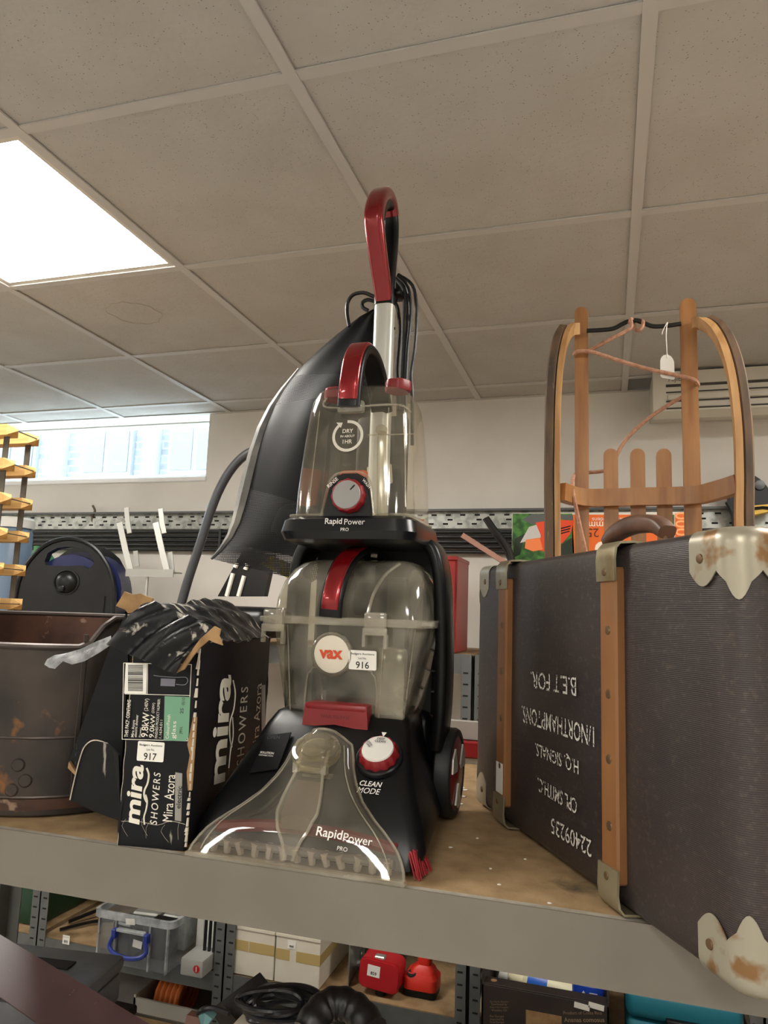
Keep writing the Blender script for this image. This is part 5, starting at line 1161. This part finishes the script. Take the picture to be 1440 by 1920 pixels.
# white rails and grey unit with red dot
M_whm = mat('white_metal_rail', (224, 222, 214), .4)
for k, (x, xx) in enumerate((((352, 1722, 375, 1776)), ((375, 1726, 394, 1776))) if False else ((356, 372), (376, 392))):
    a = P(x, 1722, 2.40); b = P(xx, 1722, 2.40); z0 = P(x, 1778-4*k, 2.40).z
    mb = MB().box((a.x, 2.45, ZL), (b.x-.004, 2.50, ZL+.34), .003, 1); tag(mb.build('shelf_rail', M_whm, angle=0), ('left', 'right')[k] + ' of two white metal rails standing beside the clear box', 'rail', 'white rails beside the clear box')
gu = thing('grey_unit', 'pale grey device with a round red mark on the rack', 'device', (P(380, 1790, 2.37).x, 2.385, ZL))
MB().box((-.062, -.05, 0), (.022, .055, .055), .006, 2).build('casing', mat('pale_grey_case', (176, 176, 172), .4), gu)
MB().lathe((.0, -.0505, .028), (0, -1, 0), [(0, .012), (.001, .012), (.0012, 0)], 20).build('red_dot', mat('red_dot', (190, 30, 34), .5), gu)
MB().box((-.0015, -.0525, .020), (.0015, -.0518, .036)).build('dot_mark', M_text_w, gu, angle=0)
for k in range(3): MB().box((-.02+.018*k, .02, .055), (-.012+.018*k, .028, .16)).build('rack_rod', M_reelb, gu, angle=0)
# two taped white cartons
M_wc = mat('white_carton', (222, 216, 200), .7, c2=(212, 204, 186), nscale=6); M_tape = mat('brown_tape', (188, 164, 108), .35)
ca, cbb, cc_ = PZ(436, 1830, ZL), PZ(516, 1845, ZL), PZ(601, 1862, ZL)
for k, (p, q_) in enumerate(((ca, cbb), (cbb, cc_))):
    y0 = 2.41; xa, xb = P(436 if k == 0 else 516, 1800, y0).x, P(513.5 if k == 0 else 600, 1800, y0).x; hh = .150
    c_ = thing('white_carton', ('left', 'right')[k]+' white carton with a band of brown tape', 'box', ((xa+xb)/2, y0, ZL), group='two taped white cartons')
    w2 = (xb-xa)/2
    MB().box((-w2, 0, 0), (w2, .34, hh), .002, 1).build('carton_body', M_wc, c_, angle=0)
    MB().box((-w2-.001, -.003, hh-.008), (w2+.001, .341, hh+.003), .001, 1).build('carton_lid', M_wc, c_, angle=0)
    g0, g1 = (.075, .108)
    for xa_, xb_ in (((-w2, -w2*.26), (-w2*.22, w2)) if k == 0 else ((-w2, -w2*.36), (-w2*.06, w2))): MB().box((xa_, -.0008, g0-.004*k), (xb_, .0, g1-.004*k)).build('tape_band', M_tape, c_, angle=0)
    if k: 
        MB().box((w2, 0, g0-.004), (w2+.0008, .34, g1-.004)).build('tape_band', M_tape, c_, angle=0)
        s_ = plate((-w2*.28, -.001, .122), (1, 0, 0), (0, 0, 1), .030, .026, .0005).build('price_sticker', M_paper, c_, angle=0)
        text('lettering', '860', M_text_k, s_, (-w2*.28, -.0018, .117), (1, 0, 0), (0, 0, 1), w=.014, bold=.02)
# glass sheet, tap, drill batteries
gs = MB().box((0, 0, 0), (.004, .42, .16)).xf(Matrix.Translation(V3(P(648, 1800, 2.43).x, 2.46, ZL)) @ Matrix.Rotation(.10, 4, 'Z')).build('metal_sheet', mat('grey_sheet', (120, 120, 114), .35, .3), angle=0); tag(gs, 'upright grey sheet standing beside the white cartons', 'sheet')
tpn = thing('chrome_tap', 'small chrome tap fitting lying beside the grey sheet', 'tap', (P(672, 1800, 2.52).x+.008, 2.60, ZL))
M_chr = mat('chrome', (190, 190, 186), .15, .9)
MB().tube([V3(-.03, -.01, .018), V3(-.005, -.01, .024), V3(.02, -.008, .045), V3(.045, 0, .05)], .014, 10, 4).build('spout', M_chr, tpn); MB().cyl((-.03, .02, .001), (-.03, .02, .05), .013, 12).build('valve', M_chr, tpn); MB().cyl((.01, .03, .012), (.03, .02, .05), .011, 12).build('valve', M_chr, tpn)
M_rbat = mat('battery_red', (176, 30, 38), .35); M_teal = mat('drill_teal', (36, 84, 84), .4)
p = P(712, 1830, 2.46)
db = thing('cordless_drill', 'teal cordless drill lying with its red battery towards the front', 'drill', (p.x, 2.47, ZL))
MB().loft([[V3(x, y, z+.066) for x, z in rr2(.068, .046, .022, 5)] for y in (-.035, -.03, .02, .035)]).xf(Matrix.Rotation(.08, 4, 'Y')).build('battery', M_rbat, db)
MB().loft([[V3(x, y, z+.066) for x, z in rr2(.064, .042, .022, 5)] for y in (-.040, -.035)]).xf(Matrix.Rotation(.08, 4, 'Y')).build('battery_face', M_rbat, db)
MB().box((-.015, -.03, .108), (.02, -.005, .119), .003, 1).build('battery_latch', M_alu, db); MB().box((-.035, .03, .035), (.045, .19, .115), .015, 2).build('drill_grip', M_teal, db); MB().cyl((.0, .20, .075), (.0, .36, .075), .032, 18).build('drill_motor', M_teal, db)
MB().cyl((.005, -.01, 0), (.005, -.01, .03), .018, 14).build('battery_foot', M_black, db)
s_ = plate((-.012, -.0408, .078), (1, 0, -.08), (0, 0, 1), .042, .034, .0005).build('price_sticker', M_paper, db, angle=0); text('lettering', '859', M_text_k, s_, (-.012, -.0416, .071), (1, 0, -.08), (0, 0, 1), w=.020, bold=.02)
p = PZ(783, 1862, ZL)
d2 = thing('red_torch', 'orange red cordless torch standing on its battery base', 'torch', (p.x+.012, p.y+.01, ZL))
MB().loft([loopz(rr2(.052, .040, .012, 4), 0), loopz(rr2(.054, .042, .014, 4), .022)]).build('battery_base', M_black, d2)
M_rr = mat('torch_orange_red', (206, 44, 30), .38)
MB().loft([loopz(rr2(.056, .044, .02, 5), z) if z < .06 else loopz(rr2(.046, .036, .02, 5), z) for z in (.022, .028, .055, .068)]).build('base_shell', M_rr, d2); MB().loft([loopz(rr2(.042, .034, .016, 5, .004), .066), loopz(rr2(.034, .026, .014, 5, .006), .082), loopz(rr2(.022, .020, .012, 5, .008), .09), loopz(rr2(.022, .020, .012, 5, .010), .22)]).build('grip', M_rr, d2)
MB().lathe((-.028, -.030, .0655), (-.1, -.3, 1), [(0, .017), (.003, .016), (.003, 0)], 18).build('charge_gauge', M_dark, d2)
# pineapple carton with bottles
M_pbox = mat('dark_brown_carton', (48, 40, 37), .6, c2=(56, 47, 43), nscale=10)
yP = 2.30
xa = P(903, 1870, yP).x; xb = P(1142, 1890, yP).x; ztop = P(1000, 1862, yP).z
pc = thing('fruit_carton', 'dark brown fruit carton printed Product of Costa Rica full of bottles', 'box', ((xa+xb)/2, yP, ZL))
hw = (xb-xa)/2; hh = ztop-ZL
MB().box((-hw, 0, 0), (hw, .006, hh), .001, 1).box((-hw, .36, 0), (hw, .366, hh), .001, 1).box((-hw, 0, 0), (-hw+.006, .366, hh+.03), .001, 1).box((hw-.006, 0, 0), (hw, .366, hh+.01), .001, 1).box((-hw, 0, 0), (hw, .366, .006)).build('carton_wall', M_pbox, pc, angle=0)
MB().box((-hw+.001, .002, hh), (hw-.001, .045, hh+.004), .001, 1).build('carton_ledge', M_pbox, pc, angle=0)
MB().lathe((-hw+.032, .024, hh+.0042), (0, 0, 1), [(0, .009), (.0004, .009), (.0005, 0)], 16).build('hole_mark', M_kraft, pc)
a = P(986, 1893, yP); b = P(1053, 1893, yP); MB().box((a.x, yP-.0008, ZL+.03), (b.x, yP, a.z), 0).build('kraft_window', M_kraft, pc, world=True, angle=0)
M_ptx = mat('carton_tan_print', (150, 128, 104), .6)
def ptext(s, px, py, w, h=None, **kw):
    c = P(px, py, yP-.001); a = P(px-w/2, py, yP-.001); b = P(px+w/2, py, yP-.001); text('lettering', s, M_ptx, pc, c, (b-a).normalized()*1, (0, 0, 1), w=(a-b).length, world=True, **kw)
ptext('Product of Costa Rica', 1092, 1899, 72); ptext('Ananas comosus', 1095, 1912, 76, bold=.02)
for k, s in enumerate(('For North America', 'Distributed by', 'Fresh Fruit Company', 'Westlake, CA')): ptext(s, 936, 1878+5.5*k, 34-5*(k % 2))
for k, s in enumerate(('For Europe', 'Imported by', 'Fruit Europe')): ptext(s, 932, 1906+5.5*k, 26)
for dx, w in ((1091, 24), (1118, 25)):
    c = P(dx, 1887, yP-.0015); plate(c, (1, 0, -.1), (0, 0, 1), .042, .015, .0006).xf(TM[pc.name].inverted()).build('price_sticker', M_paper, pc, angle=0)
M_cream = mat('cream_plastic', (222, 214, 178), .4); M_blu = mat('bottle_blue', (40, 96, 190), .35); M_blu2 = mat('bottle_deep_blue', (30, 66, 170), .3)
def bottle(name, label, c, ax, prof, parts):
    t = thing(name, label, 'bottle', c)
    for nm, pf, m in parts: MB().lathe((0, 0, 0), ax, pf, 22).build(nm, m, t)
    return t
p = P(985, 1836, 2.50); bottle('bottle', 'cream and blue bottle lying across the fruit carton', p, (.96, .15, -.22), None, [('bottle_body', [(.06, .045), (.18, .045), (.20, .02), (.205, 0)], M_cream), ('blue_label', [(.0, .0452), (.06, .0452)], M_blu), ('bottle_neck', [(-.055, .02), (-.012, .03), (.0, .045)], M_cream), ('bottle_cap', [(-.085, 0), (-.085, .028), (-.06, .028), (-.055, .022)], M_white)])
p = P(1103, 1862, 2.40); t = bottle('bottle', 'deep blue bottle with white diamond mark standing in the fruit carton', (p.x, 2.40, ZL+.010), (0, 0, 1), None, [('bottle_body', [(0, .044), (.004, .046), (p.z-ZL+.025, .046), (p.z-ZL+.04, .03), (p.z-ZL+.04, 0)], M_blu2)])
zz_ = p.z-ZL; MB().prism([V3(-.022, -.0448, zz_), V3(-.012, -.0462, zz_-.015), V3(-.002, -.047, zz_), V3(-.012, -.0462, zz_+.015)], (0, -.0006, 0)).build('diamond_mark', M_text_w, t, angle=0)
for k in range(3): MB().box((.004, -.0472, zz_+.010-.010*k), (.026, -.0464, zz_+.012-.010*k)).build('label_line', M_text_w, t, angle=0)
p = P(978, 1830, 2.57); tag(MB().cyl(V3(p.x, 2.58, ZL+.012), V3(p.x-.03, 2.56, p.z+.05), .016, 14).cyl(V3(p.x-.026, 2.562, p.z+.03), V3(p.x-.034, 2.558, p.z+.075), .022, 14).build('spray_tube', M_cream), 'cream tube sticking out of the fruit carton', 'tube')
# teal case
xa = P(1172, 1868, 2.41).x; xb = P(1398, 1905, 2.41).x; zt_ = P(1180, 1858, 2.41).z
tcs = thing('tool_case', 'teal plastic tool case on the rack at lower right', 'case', ((xa+xb)/2, 2.415, ZL))
hw = (xb-xa)/2
MB().box((-hw, 0, 0), (hw, .22, (zt_-ZL)*.52), .018, 3).build('case_bottom', mat('case_teal', (30, 110, 128), .45), tcs); MB().box((-hw+.002, -.004, (zt_-ZL)*.54), (hw-.002, .22, zt_-ZL+.008), .022, 3).build('case_lid', MATS['case_teal'], tcs)
MB().box((-.05, -.016, (zt_-ZL)*.40), (.05, .01, (zt_-ZL)*.66), .006, 2).build('case_latch', M_vgloss, tcs)

# ------------------------------------------------------------------ lowest level, on the floor of the far racks
ob = thing('cable_carton', 'open grey carton with an orange coiled rope below the clear box', 'box', (-1.45, 2.43, .001))
MB().box((-.16, 0, 0), (.16, .008, .10)).box((-.16, .3, 0), (.16, .308, .12)).box((-.16, 0, 0), (-.152, .308, .11)).box((.152, 0, 0), (.16, .308, .11)).box((-.16, 0, 0), (.16, .308, .006)).build('carton_wall', mat('grey_carton', (164, 160, 150), .7), ob, angle=0)
orp = MB()
for k in range(5): orp.tube([V3(-1.55+.02*k, 2.55+.07*math.cos(t), .06+.055*math.sin(t)+.02) for t in [j*PI/6 for j in range(12)]], .011, 7, 1, closed=True)
tag(orp.build('orange_rope', mat('orange_rope', (206, 110, 50), .7)), 'coil of orange rope in the grey carton', 'rope')
# ------------------------------------------------------------------ foreground clutter on the lower front shelf
ZB = .3215
M_gtb = mat('toolbox_grey', (100, 103, 108), .5, c2=(82, 85, 90), nscale=10)
# grey tool box
ZT = ZB+.14
ctx = thing('black_crate', 'black crate under the grey tool box', 'crate', (-1.34, 1.64, ZB))
MB().box((-.18, -.12, 0), (.18, .12, .125), .01, 2).build('crate_body', M_black, ctx); MB().box((-.185, -.125, .115), (.185, .125, .137), .004, 1).build('crate_rim', M_black, ctx)
ztb = P(30, 1856, 1.52).z-ZT
tx = thing('tool_box', 'scuffed grey plastic tool box under the purple brown plank', 'tool box', (-1.34, 1.64, ZT), math.radians(8))
MB().box((-.16, -.10, 0), (.15, .10, ztb-.04), .012, 2).build('box_body', M_gtb, tx)
MB().box((-.165, -.105, ztb-.037), (.155, .105, ztb), .014, 2).build('box_lid', M_gtb, tx)
for x in (-.09, .075): MB().box((x-.016, -.113, ztb-.070), (x+.016, -.100, ztb-.018), .003, 1).build('latch', M_gtb, tx)
MB().box((-.06, -.01, ztb), (.06, .03, ztb+.004), .001, 1).build('handle_recess', M_dark, tx, angle=0)
# plank
M_plank = mat('purple_brown_paint', (76, 54, 57), .34, c2=(64, 44, 46), nscale=6, c3=(128, 116, 124), n3=55, lo3=.68, hi3=.74)
pa = [P(-40, 1728, 1.42), P(300, 1932, 1.22)]
pb = [P(-40, 1790, 1.36), P(175, 1925, 1.16)]
tp4 = [pa[0], pa[1], pb[1], pb[0]]
e = (pa[1]-pa[0]).normalized(); wv_ = (pb[0]-pa[0]); wv_ = wv_-e*wv_.dot(e); wv_ = wv_.normalized(); nn = e.cross(wv_).normalized()
if nn.z < 0: nn = -nn
mid = (pa[0]+pa[1])/2; c0 = mid-e*.36; c1 = mid+e*.30
mb = MB(); W_ = .085
mb.loft([[c0, c0+wv_*W_, c0+wv_*W_-nn*.020, c0-nn*.020], [c1, c1+wv_*W_, c1+wv_*W_-nn*.020, c1-nn*.020]])
tag(mb.build('plank', M_plank, angle=0), 'purple brown painted plank slanting across the lower left corner', 'plank')
# white carton with coil of cable, black bracket and hose
wcx = thing('white_parcel', 'white carton under the black coiled cable', 'box', (-.60, 1.45, ZB))
MB().box((-.12, -.09, 0), (.10, .06, .320), .003, 1).build('carton_body', M_wc, wcx, angle=0)
MB().box((-.122, -.092, .316), (.102, .062, .324), .001, 1).build('carton_lid', M_wc, wcx, angle=0)
bk = thing('black_bracket', 'flat black metal bracket propped up beside the cable coil', 'bracket', P(430, 1880, 1.540))
k4 = [P(395, 1893, 1.520), P(487, 1823, 1.580), P(508, 1850, 1.560), P(420, 1935, 1.500)]
MB().prism(k4, (.0, .006, -.004)).build('plate', mat('matt_black_metal', (30, 30, 31), .5), bk, world=True, angle=0)
k5 = [P(395, 1893, 1.520), P(487, 1823, 1.580), P(489, 1830, 1.565), P(398, 1903, 1.505)]
MB().prism([P(395, 1892, 1.520), P(425, 1940, 1.500), P(445, 1915, 1.480), P(415, 1880, 1.505)], (0, .004, -.004)).build('flange', MATS['matt_black_metal'], bk, world=True, angle=0)
cc = MB(); random.seed(21)
for k in range(9):
    px0 = 445+random.uniform(-12, 10); cx = 520+random.uniform(-8, 12); cy = 1888+random.uniform(-12, 8); rx = 62+random.uniform(-18, 14); ry = 26+random.uniform(-10, 8); tl = random.uniform(-.25, .1); Y0 = 1.42+random.uniform(-.03, .03)
    pts = []
    for j in range(14):
        t = j*2*PI/14; dx = rx*math.cos(t); dy = ry*math.sin(t)
        pts.append(P(cx+dx*math.cos(tl)-dy*math.sin(tl), cy+dx*math.sin(tl)+dy*math.cos(tl), Y0-.03*math.sin(t)+.01*math.sin(3*t+k)))
    cc.tube(pts, .0052, 7, 3, closed=True)
cc.tube([P(372, 1900, 1.44), P(380, 1893, 1.43), P(400, 1890, 1.43), P(430, 1900, 1.42)], .005, 7, 3)
tag(cc.build('coiled_cable', mat('cable_black_gloss', (26, 27, 32), .3)), 'untidy coil of glossy black cable at bottom centre', 'cable')
hs = MB().tube([P(575, 1935, 1.270), P(592, 1905, 1.290), P(612, 1886, 1.310), P(636, 1880, 1.320), P(660, 1888, 1.320), P(680, 1905, 1.310), P(700, 1935, 1.290)], .026, 14, 8, rr=lambda t: .026+.0012*math.sin(t*260)).build('flexible_hose', mat('hose_black', (22, 22, 25), .4)); tag(hs, 'thick black ribbed hose arching up at bottom centre', 'hose')
hg = MB().box((-.10, -.12, 0), (.12, .12, .27), .01, 2).xf(Matrix.Translation(V3(-.36, 1.46, ZB))).build('appliance_base', M_reelb); tag(hg, 'black appliance body under the thick black hose', 'appliance')
bo = thing('small_book', 'worn brown book leaning at the left of the black cable', 'book', P(362, 1912, 1.43))
MB().prism([P(345, 1925, 1.42), P(350, 1903, 1.43), P(372, 1908, 1.43), P(378, 1935, 1.42)], (0, .02, 0)).build('book_cover', mat('book_brown', (110, 78, 66), .6), bo, world=True, angle=0)
MB().prism([P(372, 1905, 1.42), P(384, 1900, 1.43), P(398, 1910, 1.43), P(380, 1935, 1.42)], (0, .02, 0)).build('book_pages', mat('book_teal', (96, 138, 140), .6), bo, world=True, angle=0)
